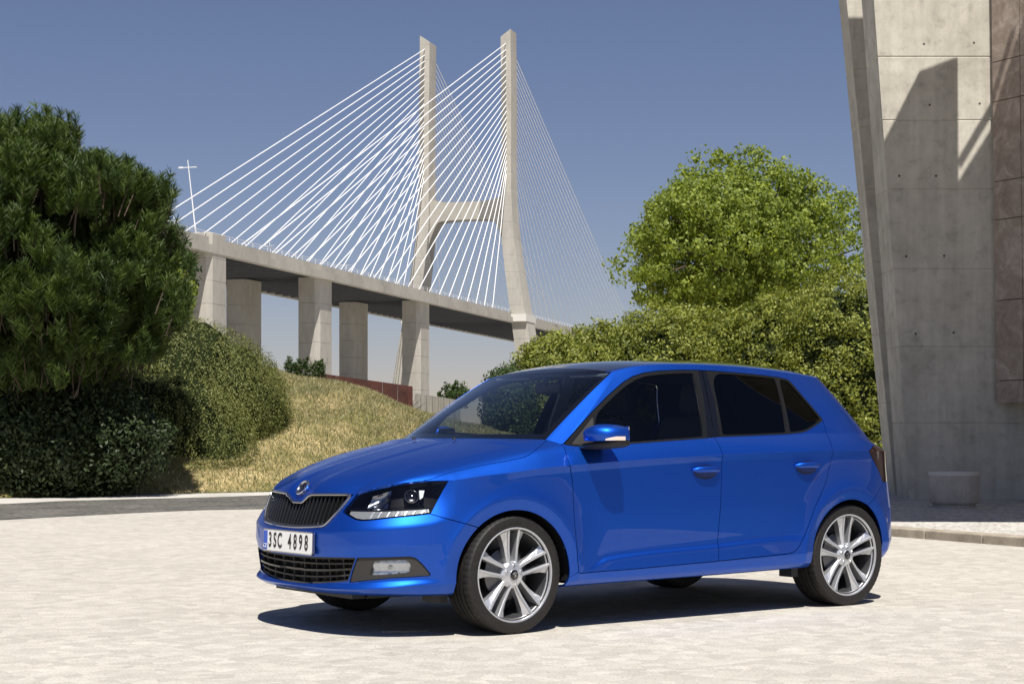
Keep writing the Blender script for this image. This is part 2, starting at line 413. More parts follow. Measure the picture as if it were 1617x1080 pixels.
hr = g.ramp(ve, 'Distance', [(.0, (0, 0, 0)), (.14, (1, 1, 1))]); b1 = g.bump(hr, 0, .18, .005); b2 = g.bump(fine, 'Fac', .55, .008, b1); b3 = g.bump(mid, 'Fac', .35, .02, b2)
tag(MB().add([(-3000, -60, 0), (3000, -60, 0), (3000, 5000, 0), (-3000, 5000, 0)], [(0, 1, 2, 3)]).build('ground', ground_m), kind='structure')
# ---- dark sett road strip and a light footway at the foot of the bank
road_m = mat('dark_setts', (.12, .115, .105), .8, spec=.3); g = NT(road_m); mp = g.coord('Object'); n1 = g.noise(mp, 1.2, 5); n2 = g.noise(mp, 11, 5, .7)
vo = g.n('TexVoronoi', i_Scale=8.); g.l(mp, 0, vo, 'Vector'); a = g.ramp(n2, 'Fac', [(.35, (.045, .044, .042)), (.60, (.16, .155, .142)), (.72, (.33, .315, .29))]); b = g.ramp(n1, 'Fac', [(.3, (.6, .6, .6)), (.7, (1.3, 1.28, 1.2))])
m_ = g.mix(1., None, a, 0, b, 0, 'MULTIPLY'); g.l(m_, 2, g.b, 'Base Color'); g.bump(n2, 'Fac', .6, .02)
def strip(name, up, lo, z, m):
    n = len(up); P = [gp(a_, b_)[:2] + (z,) for a_, b_ in up] + [gp(a_, b_)[:2] + (z,) for a_, b_ in lo]
    return MB().add(P, [(i, n + i, n + i + 1, i + 1) for i in range(n - 1)]).build(name, m)
tag(strip('road', [(-420, 806), (0, 796.5), (100, 791.5), (208, 788.5), (312, 786), (420, 782.5), (560, 779.5), (800, 776)], [(-420, 838), (0, 821), (104, 815.5), (208, 810), (312, 805.5), (420, 803.5), (560, 800), (800, 796)], .004, road_m), kind='structure')
foot_m = mat('footway', (.50, .48, .44), .9); g = NT(foot_m); mp = g.coord('Object'); n1 = g.noise(mp, 1.5, 6, .7); a = g.ramp(n1, 'Fac', [(.3, (.36, .34, .31)), (.7, (.58, .56, .51))]); g.l(a, 0, g.b, 'Base Color')
FW_UP = [(-420, 795), (0, 787.2), (100, 784.5), (208, 781.5), (312, 779.2), (420, 777), (560, 774), (800, 771)]
tag(strip('footway', FW_UP, [(-420, 806), (0, 796.5), (100, 791.5), (208, 788.5), (312, 786), (420, 782.5), (560, 779.5), (800, 776)], .008, foot_m), kind='structure')
# ---- dark sheet added out of frame to cut ground bounce on the car
absorber_m = mat('absorber_dark', (.05, .05, .052), .85); g = NT(absorber_m); mp = g.coord('Object'); n1 = g.noise(mp, 60, 3, .7); a = g.ramp(n1, 'Fac', [(.3, (.035, .035, .037)), (.7, (.075, .074, .072))]); g.l(a, 0, g.b, 'Base Color')
tag(MB().add([(2.2, 1.5, .004), (.5, -40, .004), (60, -40, .004), (60, 15.5, .004), (5.5, 14.2, .004), (4.9, 13.6, .004), (3.3, 6.5, .004)], [(0, 1, 2, 3, 4, 5, 6)]).build('bounce_absorber', absorber_m), kind='structure')
# ---- grassy bank
def base_y(X):
    pts = sorted([gp(a_, b_)[:2] for a_, b_ in FW_UP]); return float(np.interp(X, [p[0] for p in pts], [p[1] for p in pts]))
CREST = ([-30, -16, -9, -5.1, -3.7, -2.8, -1.8, -1.0, 0.2, 3, 8], [3.4, 3.2, 3.0, 2.50, 2.15, 1.83, 1.50, 1.24, .95, .4, .0])
def hill_z(X, Y):
    y0 = base_y(X) - .1; t = min(max((Y - y0) / (39.5 - y0), 0), 1.12); c = float(np.interp(X, *CREST)); e = t * (1.75 - .75 * t) if t < 1 else 1
    b = min(max((80 - Y) / 30, 0), 1)
    return c * e * (b * b * (3 - 2 * b)) + .05 * math.sin(X * 2.1 + Y * .7) * min(t * 3, 1) * b + .03 * math.sin(X * 5.3 - Y * 1.9) * min(t * 3, 1) * b - .02
xs_ = np.linspace(-30, 8, 150); ys_ = np.r_[np.linspace(0, 1, 50), np.linspace(1.05, 5, 30)]
V = []
for X in xs_:
    y0 = base_y(X)
    for q in ys_: Y = y0 + q * (40 - y0); V.append((X, Y, hill_z(X, Y)))
i = np.arange(150 * 80).reshape(150, 80); F = np.stack([i[:-1, :-1], i[1:, :-1], i[1:, 1:], i[:-1, 1:]], -1).reshape(-1, 4)
hill_m = mat('dry_grass_soil', (.2, .16, .08), .95, spec=.1); g = NT(hill_m); mp = g.coord('Object'); n1 = g.noise(mp, .8, 6, .65); n2 = g.noise(mp, 9, 5, .7)
a = g.ramp(n1, 'Fac', [(.36, (.14, .15, .045)), (.50, (.32, .27, .13)), (.62, (.46, .375, .215))]); b = g.ramp(n2, 'Fac', [(.3, (.55, .52, .48)), (.7, (1.25, 1.22, 1.1))]); m_ = g.mix(1., None, a, 0, b, 0, 'MULTIPLY'); g.l(m_, 2, g.b, 'Base Color'); g.bump(n2, 'Fac', .8, .05)
tag(link('grass_bank', mesh_np('grass_bank', V, F, True), hill_m), kind='structure')
# ---- leaves
def leaf_mat(name, dark, light, trans=.35, scale=1.5, hue=None):
    m = bpy.data.materials.new(name); m.use_nodes = True; t = m.node_tree; b = t.nodes['Principled BSDF']; g = NT(m)
    at_ = g.n('Attribute', attribute_name='tint'); mp = g.coord('Object'); nz = g.noise(mp, scale, 3, .6)
    ad = g.n('Math', operation='MULTIPLY_ADD', i_1=.55); g.l(nz, 'Fac', ad, 0); mu = g.n('Math', operation='MULTIPLY', i_1=.55); g.l(at_, 'Fac', mu, 0); g.l(mu, 0, ad, 2)
    r_ = g.ramp(ad, 0, [(.2, dark), (.8, light)]); g.l(r_, 0, b, 'Base Color'); b.inputs['Roughness'].default_value = .55; b.inputs['Specular IOR Level'].default_value = .35
    tr = g.n('BsdfTranslucent'); hs = g.n('HueSaturation', i_Saturation=1.15, i_Value=1.25); g.l(r_, 0, hs, 'Color'); g.l(hs, 0, tr, 'Color')
    mx = g.n('MixShader'); mx.inputs[0].default_value = trans; g.l(b, 0, mx, 1); g.l(tr, 0, mx, 2); t.links.new(mx.outputs[0], t.nodes['Material Output'].inputs[0]); MATS[name] = m; return m
def unit(v): return v / np.maximum(np.linalg.norm(v, axis=-1, keepdims=True), 1e-9)
def quads(C, A, B, tint, name):
    """rhombic leaves: centre C, half axes A and B"""
    n = len(C); V = np.stack([C - A, C - A * .1 + B, C + A, C - A * .1 - B], 1).reshape(-1, 3); F = np.arange(4 * n).reshape(n, 4)
    me = mesh_np(name, V, F); at_ = me.attributes.new('tint', 'FLOAT', 'POINT'); at_.data.foreach_set('value', np.repeat(tint, 4).astype(np.float32)); return me
def leaf_cloud(C, N, size, aspect=.55, jit=.8, droop=0., name='leaves'):
    n = len(C); N = unit(N + RNG.normal(0, jit, (n, 3))); R = RNG.normal(0, 1, (n, 3)); R[:, 2] -= droop; A = unit(np.cross(N, np.cross(R, N))); B = np.cross(N, A)
    s = size * RNG.uniform(.6, 1.35, (n, 1)); return quads(C, A * s, B * s * aspect, RNG.uniform(0, 1, n), name)
def blob_points(center, radii, n, shell=.72, bumps=14, amp=.22, rng=None, cut_z=None):
    """points through the outer part of a lumpy ellipsoid, with outward normals; lumps make light and dark clumps"""
    rng = rng or RNG; c = np.array(center); r = np.array(radii); bd = unit(rng.normal(0, 1, (bumps, 3))); bw = rng.uniform(.25, .55, bumps); ba = rng.uniform(-.6, 1, bumps) * amp
    D = unit(rng.normal(0, 1, (n, 3))); ang = np.arccos(np.clip(D @ bd.T, -1, 1)); lump = 1 + (ba * np.exp(-(ang / bw) ** 2)).sum(1)
    q = shell + (1 - shell) * rng.uniform(0, 1, n) ** .6; P = c + D * r * (lump * q)[:, None]; Nn = unit(D / r)
    if cut_z is not None: k = P[:, 2] > cut_z; P, Nn = P[k], Nn[k]
    return P, Nn
def tufts_on(P, N, per, rad, rng=None):
    """gathers leaves into clumps round each point"""
    rng = rng or RNG; n = len(P); Q = np.repeat(P, per, 0); M = np.repeat(N, per, 0); d = unit(rng.normal(0, 1, (n * per, 3))) * rng.uniform(.15, 1, (n * per, 1)) ** .6
    rr = np.repeat(rng.uniform(.6, 1.3, n), per)[:, None] * rad; return Q + d * rr, unit(M * .6 + d)
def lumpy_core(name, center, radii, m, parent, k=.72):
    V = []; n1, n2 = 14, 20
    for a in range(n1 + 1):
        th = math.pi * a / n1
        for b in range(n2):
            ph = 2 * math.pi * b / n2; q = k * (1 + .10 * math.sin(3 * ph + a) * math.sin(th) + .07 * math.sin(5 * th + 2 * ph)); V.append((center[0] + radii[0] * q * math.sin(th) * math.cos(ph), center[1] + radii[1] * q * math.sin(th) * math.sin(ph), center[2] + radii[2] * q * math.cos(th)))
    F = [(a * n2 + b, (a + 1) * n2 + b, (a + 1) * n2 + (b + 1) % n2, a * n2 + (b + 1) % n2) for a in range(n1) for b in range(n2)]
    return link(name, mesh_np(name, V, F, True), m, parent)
bark = mat('bark', (.085, .06, .042), .95, spec=.1); g = NT(bark); mp = g.coord('Object', (1, 1, .25)); n1 = g.noise(mp, 14, 6, .7); a = g.ramp(n1, 'Fac', [(.3, (.035, .026, .02)), (.7, (.15, .115, .085))]); g.l(a, 0, g.b, 'Base Color'); g.bump(n1, 'Fac', .9, .04)
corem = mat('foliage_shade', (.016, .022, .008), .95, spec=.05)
def limb(mb, a, b, r0, r1, seg=5, wob=.06):
    a = Vector(a); b = Vector(b); P = [a.lerp(b, k / seg) + Vector(RNG.normal(0, wob, 3)) * (1 if 0 < k < seg else 0) for k in range(seg + 1)]
    for k in range(seg): mb.bar(P[k], P[k + 1], r0 + (r1 - r0) * k / seg, r0 + (r1 - r0) * (k + 1) / seg, 8, False)
def tree(name, label, cat, base, crown_c, crown_r, clumps, per, crad, lsize, m, group=None, trunk_r=.16, shell=.45, amp=.2, core=.55, aspect=.6, seed=1, limbs=10, coremat=None, cut_z=None, droop=0., jit=.5):
    rng = np.random.default_rng(seed); o = tag(empty(name, base), label, cat, group); off = Vector(base)
    P, N = blob_points(crown_c, crown_r, clumps, shell, 16, amp, rng, cut_z); Q, M = tufts_on(P, N, per, crad, rng)
    me = leaf_cloud(Q - np.array(base), M, lsize, aspect, jit, droop, 'crown'); link('crown', me, m, o)
    mb = MB(); c = Vector(crown_c) - off; limb(mb, (0, 0, -.1), c - Vector((0, 0, crown_r[2] * .45)), trunk_r, trunk_r * .7)
    mb.build('trunk', bark, o, True)
    mb = MB()
    for k in range(limbs):
        t = Vector(P[rng.integers(len(P))]) - off; s_ = c - Vector((0, 0, crown_r[2] * (.15 + .4 * rng.random()))); limb(mb, s_, s_.lerp(t, .92), trunk_r * .42, trunk_r * .08, 5, .10)
    mb.build('limbs', bark, o, True)
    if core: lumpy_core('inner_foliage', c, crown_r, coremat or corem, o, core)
    return o
leaf_bright = leaf_mat('leaf_bright_green', (.070, .115, .014), (.330, .385, .070), .42, .9)
leaf_yel = leaf_mat('leaf_yellow_green', (.042, .068, .010), (.350, .375, .075), .36, 1.3)
leaf_dark = leaf_mat('leaf_dark_green', (.020, .045, .010), (.065, .100, .022), .25, 1.5)
leaf_shade = leaf_mat('leaf_shade_dark', (.010, .022, .006), (.040, .060, .016), .1, 2.)  # leaves coloured near-black to stand in for the shade under the pine
leaf_ivy = leaf_mat('leaf_ivy', (.070, .095, .020), (.235, .245, .070), .3, 1.3)
needle = leaf_mat('pine_needles', (.016, .038, .008), (.095, .140, .024), .18, 1.1)
tree('broadleaf_tree', 'tall round bright green tree behind the hedge beside the concrete pillar', 'tree', (8.1, 60, 0), (8.1, 60, 7.75), (4.25, 4.0, 3.3), 1900, 52, .34, .066, leaf_bright, None, .28, .34, .50, .34, .65, 3, 40, cut_z=3.6)
# ---- the leafy belt behind the car
belt = [((806, 622), 43, .62, 1.2, 'small dark bush at the left end of the hedge, beside the white wall'), ((870, 585), 44, 1.15, 1.9, 'rounded yellow-green bush second from the left end of the hedge'), ((952, 572), 46, 1.6, 2.2, 'wide yellow-green bush above the windscreen of the car'), ((1035, 560), 45, 1.8, 2.35, 'yellow-green bush above the middle of the car roof'), ((1140, 556), 47, 1.9, 2.4, 'dense bush below the tall round tree, above the rear door'), ((1240, 535), 46, 1.9, 2.7, 'tall yellow-green bush above the tail of the car'), ((1335, 515), 44, 1.8, 3.0, 'tallest bush of the hedge, against the concrete pillar')]
for k, ((px, py), D, rx, rz, lab) in enumerate(belt):
    c = at(px, py, D); top = c.z + rz * .52; zc = max(top - rz, .9); rzz = top - zc
    tree('hedge_bush', lab, 'bush', (c.x, D, 0), (c.x, D, zc), (rx, 1.7, rzz), 760, 60, .26, .047, leaf_dark if k == 0 else leaf_yel, 'bushes of the hedge behind the car', .09, .62, .24, .72, .5, 20 + k, 6, jit=.5)
c = at(720, 618, 85); tree('small_tree', 'small distant tree behind the low white wall', 'tree', (c.x, 85, 0), (c.x, 85, c.z - .2), (.75, .7, .62), 150, 16, .16, .07, leaf_dark, None, .05, .3, .3, 0, .6, 40, 8)
tree('broadleaf_tree', 'dark green tree behind the pine, below the bridge deck', 'tree', tuple(at(235, 640, 41)[:2]) + (2.6,), at(232, 432, 41), (1.15, 1.0, .95), 420, 30, .22, .065, leaf_dark, None, .10, .5, .25, .6, .6, 51, 8)
tree('broadleaf_tree', 'light green tree peeping out between the pine and the bridge pier', 'tree', tuple(at(262, 640, 39)[:2]) + (2.6,), at(262, 470, 39), (.62, .7, .75), 200, 30, .18, .06, leaf_bright, None, .08, .4, .25, .5, .5, 52, 6)
# ---- ivy-covered mound
ic = at(300, 628, 33.6); mound = tag(empty('ivy_shrub', (ic.x, 33.6, 0)), 'large dense trailing shrub covering the bank right of the pine', 'shrub')
P1, N1 = blob_points((ic.x - .7, 33.6, 1.36), (2.6, 1.9, 2.12), 9500, .93, 30, .07, np.random.default_rng(61), .15); P2, N2 = blob_points((ic.x - 2.6, 33.4, 1.3), (2.4, 1.8, 1.85), 4500, .93, 14, .08, np.random.default_rng(62), .1); P3, N3 = blob_points((ic.x + .75, 33.7, 1.45), (1.05, 1.5, 1.45), 4200, .93, 16, .09, np.random.default_rng(63), .3)
P4, N4 = blob_points((ic.x - .55, 32.1, .65), (2.0, 1.5, 1.75), 5600, .93, 20, .08, np.random.default_rng(64), .05)
Pm = np.concatenate([P1, P2, P3, P4]); Nm = np.concatenate([N1, N2, N3, N4]); k = Pm[:, 1] < 35.2; Pm, Nm = Pm[k], Nm[k]
Qm = []; Mm = []
for j in range(11):                                            # short hanging sprays
    d = j * .028; Qm.append(Pm + Nm * .05 * math.sin(j * .35) + np.array([0, 0, -d]) + RNG.normal(0, .022, Pm.shape)); Mm.append(Nm)
me = leaf_cloud(np.concatenate(Qm) - np.array([ic.x, 33.6, 0]), np.concatenate(Mm), .020, .5, .45, 1.6, 'foliage'); link('foliage', me, leaf_ivy, mound)
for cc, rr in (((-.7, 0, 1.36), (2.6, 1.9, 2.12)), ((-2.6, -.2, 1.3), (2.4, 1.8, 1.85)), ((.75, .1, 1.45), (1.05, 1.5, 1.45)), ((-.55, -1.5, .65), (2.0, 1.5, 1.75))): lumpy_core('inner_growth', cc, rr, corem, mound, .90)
# ---- pine
def pine(loc, label, crown, n, seed):
    rng = np.random.default_rng(seed); o = tag(empty('pine_tree', loc), label, 'tree'); L = np.array(loc); cc, rr = np.array(crown[0]) - L, np.array(crown[1])
    Bc, Bn = blob_points(cc, rr, 210, .55, 22, .22, rng); k_ = n // 210; n = k_ * 210
    D = unit(rng.normal(0, 1, (n, 3))); D[:, 2] = np.abs(D[:, 2]) * 1.0 - .25; cr = np.repeat(rng.uniform(.34, .62, 210), k_)[:, None]
    P = np.repeat(Bc, k_, 0) + D * cr * np.array([1, 1, .85]) * rng.uniform(.55, 1, (n, 1)); N = unit(np.repeat(Bn, k_, 0) + D * .8)
    ax = unit(N * .40 + np.array([0, 0, 1.0]) + rng.normal(0, .16, P.shape)); ln = rng.uniform(.24, .42, n)
    nn = 64; T = np.repeat(P, nn, 0); A = np.repeat(ax, nn, 0); f = rng.uniform(0, 1, (n * nn, 1)) ** .8; Lr = np.repeat(ln, nn)[:, None]
    side = unit(np.cross(A, rng.normal(0, 1, A.shape))); dirn = unit(A * .75 + side * .75); base = T + A * f * Lr; tip = dirn * rng.uniform(.10, .17, (n * nn, 1)); wd_ = unit(np.cross(dirn, rng.normal(0, 1, A.shape))) * .0062
    tint = np.clip(np.repeat(rng.uniform(.1, .9, n), nn) + rng.uniform(-.15, .15, n * nn), 0, 1)
    V = np.stack([base - wd_, base + wd_, base + tip + wd_ * .5, base + tip - wd_ * .5], 1).reshape(-1, 3); F = np.arange(len(V)).reshape(-1, 4); me = mesh_np('crown', V, F); a_ = me.attributes.new('tint', 'FLOAT', 'POINT'); a_.data.foreach_set('value', np.repeat(tint, 4).astype(np.float32)); link('crown', me, needle, o)
    mb = MB()
    for k in range(0, n, 9):
        mb.bar(P[k] - ax[k] * .35, P[k] + ax[k] * ln[k] * .8, .014, .006, 4, False)
    tag(mb.build('twigs', bark, o), kind='stuff')
    mb = MB(); limb(mb, (0, 0, -.1), (cc[0], cc[1], cc[2] + rr[2] * .3), .20, .09, 7, .05); mb.build('trunk', bark, o, True)
    mb = MB()
    for k in range(26):
        t = P[rng.integers(n)]; s_ = Vector((cc[0], cc[1], cc[2] + rr[2] * rng.uniform(-.75, .3))); limb(mb, s_, Vector(t), .055, .015, 5, .08)
    mb.build('limbs', bark, o, True)
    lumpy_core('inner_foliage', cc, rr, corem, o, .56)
    return o
pine((-7.95, 28.6, .1), 'big dark green pine at the left edge, in front of the shrub', ((-7.85, 28.2, 3.72), (2.12, 2.3, 2.22)), 6300, 71)
pc = at(75, 650, 28.3); tree('low_bush', 'low shade-coloured bush under the pine at the left edge', 'bush', (pc.x, 28.3, .0), (pc.x, 28.3, .9), (2.1, 1.0, 1.0), 900, 34, .24, .040, leaf_shade, None, .05, .6, .25, .7, .5, 81, 4)
# ---- grass on the bank
def blades(n, seed, x0, x1, hmin, hmax, m, name, label, px_lim=None):
    rng = np.random.default_rng(seed); X = rng.uniform(x0, x1, n); q = rng.uniform(-.035, 1.15, n); Y = np.array([base_y(x) for x in X]); Y = Y + q * (40 - Y); Z = np.array([hill_z(a_, b_) for a_, b_ in zip(X, Y)])
    C = np.stack([X, Y, Z], 1); lean = rng.normal(0, .45, (n, 3)); lean[:, 2] = 1; D = unit(lean); h = rng.uniform(hmin, hmax, (n, 1)); w_ = unit(np.cross(D, rng.normal(0, 1, (n, 3)))) * rng.uniform(.004, .010, (n, 1))
    V = np.stack([C - w_, C + w_, C + D * h + w_ * .3, C + D * h - w_ * .3], 1).reshape(-1, 3); F = np.arange(4 * n).reshape(n, 4); me = mesh_np(name, V, F); a_ = me.attributes.new('tint', 'FLOAT', 'POINT'); a_.data.foreach_set('value', np.repeat(rng.uniform(0, 1, n), 4).astype(np.float32)); return tag(link(name, me, m), label, 'grass', kind='stuff')
grass_m = leaf_mat('grass_blades', (.095, .130, .032), (.43, .375, .215), .3, .6)
blades(80000, 91, -7.5, .8, .03, .11, grass_m, 'grass', 'short dry grass with green patches covering the bank')
# ---- low walls and small plants on the crest
rust = mat('rusty_steel', (.10, .028, .018), .8); g = NT(rust); mp = g.coord('Object'); n1 = g.noise(mp, 3, 6, .7); a = g.ramp(n1, 'Fac', [(.3, (.040, .013, .010)), (.7, (.105, .034, .024))]); g.l(a, 0, g.b, 'Base Color')
A, B = at(506, 589.5, 40.6), at(652, 610, 41.5)
rw_ = tag(empty('retaining_wall', (A.x, A.y, 0)), 'low rust-brown steel wall along the crest of the grassy bank', 'wall')
for k in range(6):
    p, q = A.lerp(B, k / 6), A.lerp(B, (k + 1) / 6 - .004); pts = [(p.x, p.y, 1.2), (q.x, q.y, 1.0), (q.x, q.y, q.z), (p.x, p.y, p.z)]
    MB().prism([Vector(v) - Vector((A.x, A.y, 0)) for v in pts], (0, 0, 0), (0, .06, 0)).build('panel', rust, rw_)
wconc = mat('white_concrete', (.55, .53, .48), .9); g = NT(wconc); mp = g.coord('Object', (1, 1, .2)); n1 = g.noise(mp, 4, 6, .7); a = g.ramp(n1, 'Fac', [(.3, (.40, .385, .35)), (.7, (.66, .64, .58))]); g.l(a, 0, g.b, 'Base Color')
A, B = at(655, 620.5, 41.8), at(727, 632, 45); lw = tag(empty('low_wall', (A.x, A.y, 0)), 'low pale concrete wall with upright joints right of the rusty wall', 'wall')
for k in range(8):
    p, q = A.lerp(B, k / 8), A.lerp(B, (k + 1) / 8 - .008); pts = [(p.x, p.y, .9), (q.x, q.y, .9), (q.x, q.y, q.z), (p.x, p.y, p.z)]
    MB().prism([Vector(v) - Vector((A.x, A.y, 0)) for v in pts], (0, 0, 0), (0, .25, 0)).build('panel', wconc, lw)
for k, (px, py, hh) in enumerate(((457, 570, .38), (470, 574, .30), (484, 572, .42), (498, 577, .36), (507, 574, .34))):
    c = at(px, py, 40.2); tree('cypress_seedling', 'small upright evergreen on the crest, %s of the five left of the rusty wall' % ('leftmost', 'second', 'middle', 'fourth', 'rightmost')[k], 'shrub', (c.x, 40.2, c.z - hh * 1.4), (c.x, 40.2, c.z - hh * .45), (.10 + .03 * (k % 2), .10, hh * .75), 60, 14, .06, .028, leaf_dark, 'small evergreens on the crest', .012, .3, .3, 0, .5, 100 + k, 3)
c = at(641, 625, 40.9); mb = MB()
dp = tag(empty('dry_shrub', (c.x, 40.9, c.z - .55)), 'bare reddish dry shrub at the end of the rusty wall', 'shrub'); rng = np.random.default_rng(5)
for k in range(60):
    d = Vector(unit(rng.normal(0, 1, 3) + np.array([0, 0, .9]))); limb(mb, (0, 0, 0), d * rng.uniform(.3, .75), .008, .003, 3, .03)
mb.build('stems', mat('dry_stem', (.07, .030, .022), .9), dp)
# ---- grit and dry leaf bits lying on the paving
rng = np.random.default_rng(17); n = 120; D_ = 2663 / rng.uniform(105, 395, n); X_ = (rng.uniform(-60, 1680, n) - 808.5) / FPX * D_; C_ = np.stack([X_, D_, np.full(n, .005)], 1); s_ = rng.uniform(.0025, .0075, (n, 1)); a_ = rng.uniform(0, 6.28, n)
A_ = np.stack([np.cos(a_), np.sin(a_), rng.uniform(-.25, .25, n)], 1) * s_; B_ = np.stack([-np.sin(a_), np.cos(a_), rng.uniform(-.25, .25, n)], 1) * s_ * .55; C_[:, 2] += s_[:, 0] * .3
tag(link('grit', quads(C_, A_, B_, rng.uniform(0, 1, n), 'grit'), leaf_mat('dry_bits', (.10, .075, .045), (.34, .28, .20), .1, 3.)), 'scattered grit and dry leaf bits on the pale paving', 'grit', kind='stuff')
# ================================================================== BRIDGE
conc = mat('bridge_concrete', (.40, .38, .34), .9, spec=.2); g = NT(conc); mp = g.coord('Object', (1, 1, .35)); n1 = g.noise(mp, .10, 6, .65); n2 = g.noise(mp, .9, 5, .7); a = g.ramp(n1, 'Fac', [(.3, (.34, .325, .285)), (.7, (.50, .475, .42))]); b = g.ramp(n2, 'Fac', [(.3, (.86, .86, .86)), (.7, (1.06, 1.05, 1.04))]); m_ = g.mix(1., None, a, 0, b, 0, 'MULTIPLY'); g.l(m_, 2, g.b, 'Base Color')
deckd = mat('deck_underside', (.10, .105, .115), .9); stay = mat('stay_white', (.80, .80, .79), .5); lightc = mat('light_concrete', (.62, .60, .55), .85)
E_ = Vector((.284, .9588, 0)).normalized(); Q_ = Vector((.9588, -.284, 0)).normalized(); P0 = Vector((1.5, 617, 0))
def bp_(l, t, z): return E_ * l + Q_ * t + Vector((0, 0, z))
bridge = tag(empty('bridge', P0), 'cable-stayed concrete road bridge with twin white-stayed towers in the background', 'bridge')
DZ = 46.3
def lbox(name, l0, l1, t0, t1, z0, z1, m, parent=bridge, mb=None):
    mbx = mb or MB(); mbx.add([bp_(l, t, z) for z in (z0, z1) for l, t in ((l0, t0), (l1, t0), (l1, t1), (l0, t1))], [(0, 1, 2, 3), (7, 6, 5, 4), (0, 4, 5, 1), (1, 5, 6, 2), (2, 6, 7, 3), (3, 7, 4, 0)])
    return mbx if mb else mbx.build(name, m, parent)
deck = lbox('deck', -420, 420, -36.2, -1.2, 45.0, 45.7, deckd)
lbox('edge_beam', -420, 420, -1.2, .75, 42.7, 44.6, conc, deck); lbox('parapet', -420, 420, -1.0, 0.0, 44.65, DZ, conc, deck); lbox('edge_beam', -420, 420, -37.7, -36.2, 43.3, 44.9, conc, deck); lbox('parapet', -420, 420, -37.4, -36.4, 45.0, DZ, conc, deck)
for k in range(95):
    l = -400 + k * 5.6; lbox('cross_girder', l, l + .5, -36.2, -1.2, 43.5, 45.0, deckd, deck)
for t in (-10, -19, -28): lbox('long_girder', -420, 420, t - .25, t + .25, 43.9, 45.0, deckd, deck)
mb = MB()
for t in (-.4, -37.0):
    for z in (46.9, 47.5): lbox('', -420, 420, t - .05, t + .05, z - .04, z + .04, None, None, mb)
    for k in range(200): lbox('', -420 + k * 4.2, -420 + k * 4.2 + .12, t - .06, t + .06, DZ, 47.55, None, None, mb)
mb.build('railing', stay, deck)
# towers
CT = -18.5
def leg(sg):
    st = [(0, 27.5, 6.2, 11.), (33.8, 22.6, 6.0, 10.4), (47.3, 20.4, 5.6, 10.), (66, 17.6, 5.0, 9.2), (79.5, 16.2, 4.6, 8.6), (90, 15.9, 3.9, 8.0), (113.6, 15.9, 3.7, 7.6), (146, 15.6, 3.8, 7.6)]
    T = empty('tower_leg', (0, 0, 0), 0, bridge); S_ = nat([a[0] for a in st], [a[1:] for a in st]); zs = list(np.arange(0, 146, 6.1)) + [146.]
    def ring(z, k=1.):
        o, wt, ll = S_(z); wt *= k; ll *= k; ch = .5; c = CT + sg * o
        return [bp_(a * (ll / 2 - (ch if i % 2 else 0)), c + b * (wt / 2 - (0 if i % 2 else ch)), z) for i, (a, b) in enumerate(((-1, -1), (-1, -1), (-1, 1), (-1, 1), (1, 1), (1, 1), (1, -1), (1, -1)))] if False else [bp_(-ll / 2, c - wt / 2, z), bp_(-ll / 2, c + wt / 2, z), bp_(ll / 2, c + wt / 2, z), bp_(ll / 2, c - wt / 2, z)]
    for a, b in zip(zs[:-1], zs[1:]):
        MB().loft([ring(a, .985), ring(a + .12), ring(b - .12), ring(b, .985)]).build('tower_lift', conc, T)
    o, wt, ll = S_(146.); c = CT + sg * o; hi = 151.; lo = 146.
    MB().add([bp_(-ll / 2, c - wt / 2, lo), bp_(-ll / 2, c + wt / 2, lo), bp_(ll / 2, c + wt / 2, lo), bp_(ll / 2, c - wt / 2, lo), bp_(-ll / 2, c - wt / 2, lo + (3.6 if sg < 0 else 1.0)), bp_(-ll / 2, c + wt / 2, lo + (1.0 if sg < 0 else 3.6)), bp_(ll / 2, c + wt / 2, lo + (1.0 if sg < 0 else 3.6)), bp_(ll / 2, c - wt / 2, lo + (3.6 if sg < 0 else 1.0))], [(3, 2, 1, 0), (4, 5, 6, 7), (0, 1, 5, 4), (1, 2, 6, 5), (2, 3, 7, 6), (3, 0, 4, 7)]).build('tower_head', conc, T)
    return T, S_
legs = [leg(1), leg(-1)]
rings = []
for k in np.linspace(-1, 1, 33):
    t = CT + k * 14.6; top = 87.5 + 2.2 * abs(k) ** 4; bot = 81.0 - 1.0 * abs(k) ** 2 - 8.5 * max(0, abs(k) - .72) ** 1.4 / .28 ** 1.4
    rings.append([bp_(-2.9, t, bot), bp_(2.9, t, bot), bp_(2.9, t, top), bp_(-2.9, t, top)])
MB().loft(rings).build('cross_beam', conc, bridge)
for sg in (1, -1):
    o = legs[0][1](46.)[0]; c = CT + sg * o; lbox('deck_bracket', -6.5, 6.5, c - 3.6, c + 3.6, 43.0, 45.6, lightc)
# stays
NC = 22
for sg, te in ((1, -1.0), (-1, -36.0)):
    S_ = legs[0][1]
    for d in (-1, 1):
        for k in range(NC):
            z = 97.5 + k * (144.5 - 97.5) / (NC - 1); o, wt, ll = S_(z); l = d * ((26 + k * 9.6) if d < 0 else (22 + k * 9.2))
            MB().bar(bp_(d * ll / 2 * .9, CT + sg * o, z), bp_(l, te, DZ + .2), .155 if d < 0 else .12, None, 6, False).build('stay_cable', stay, bridge, True)
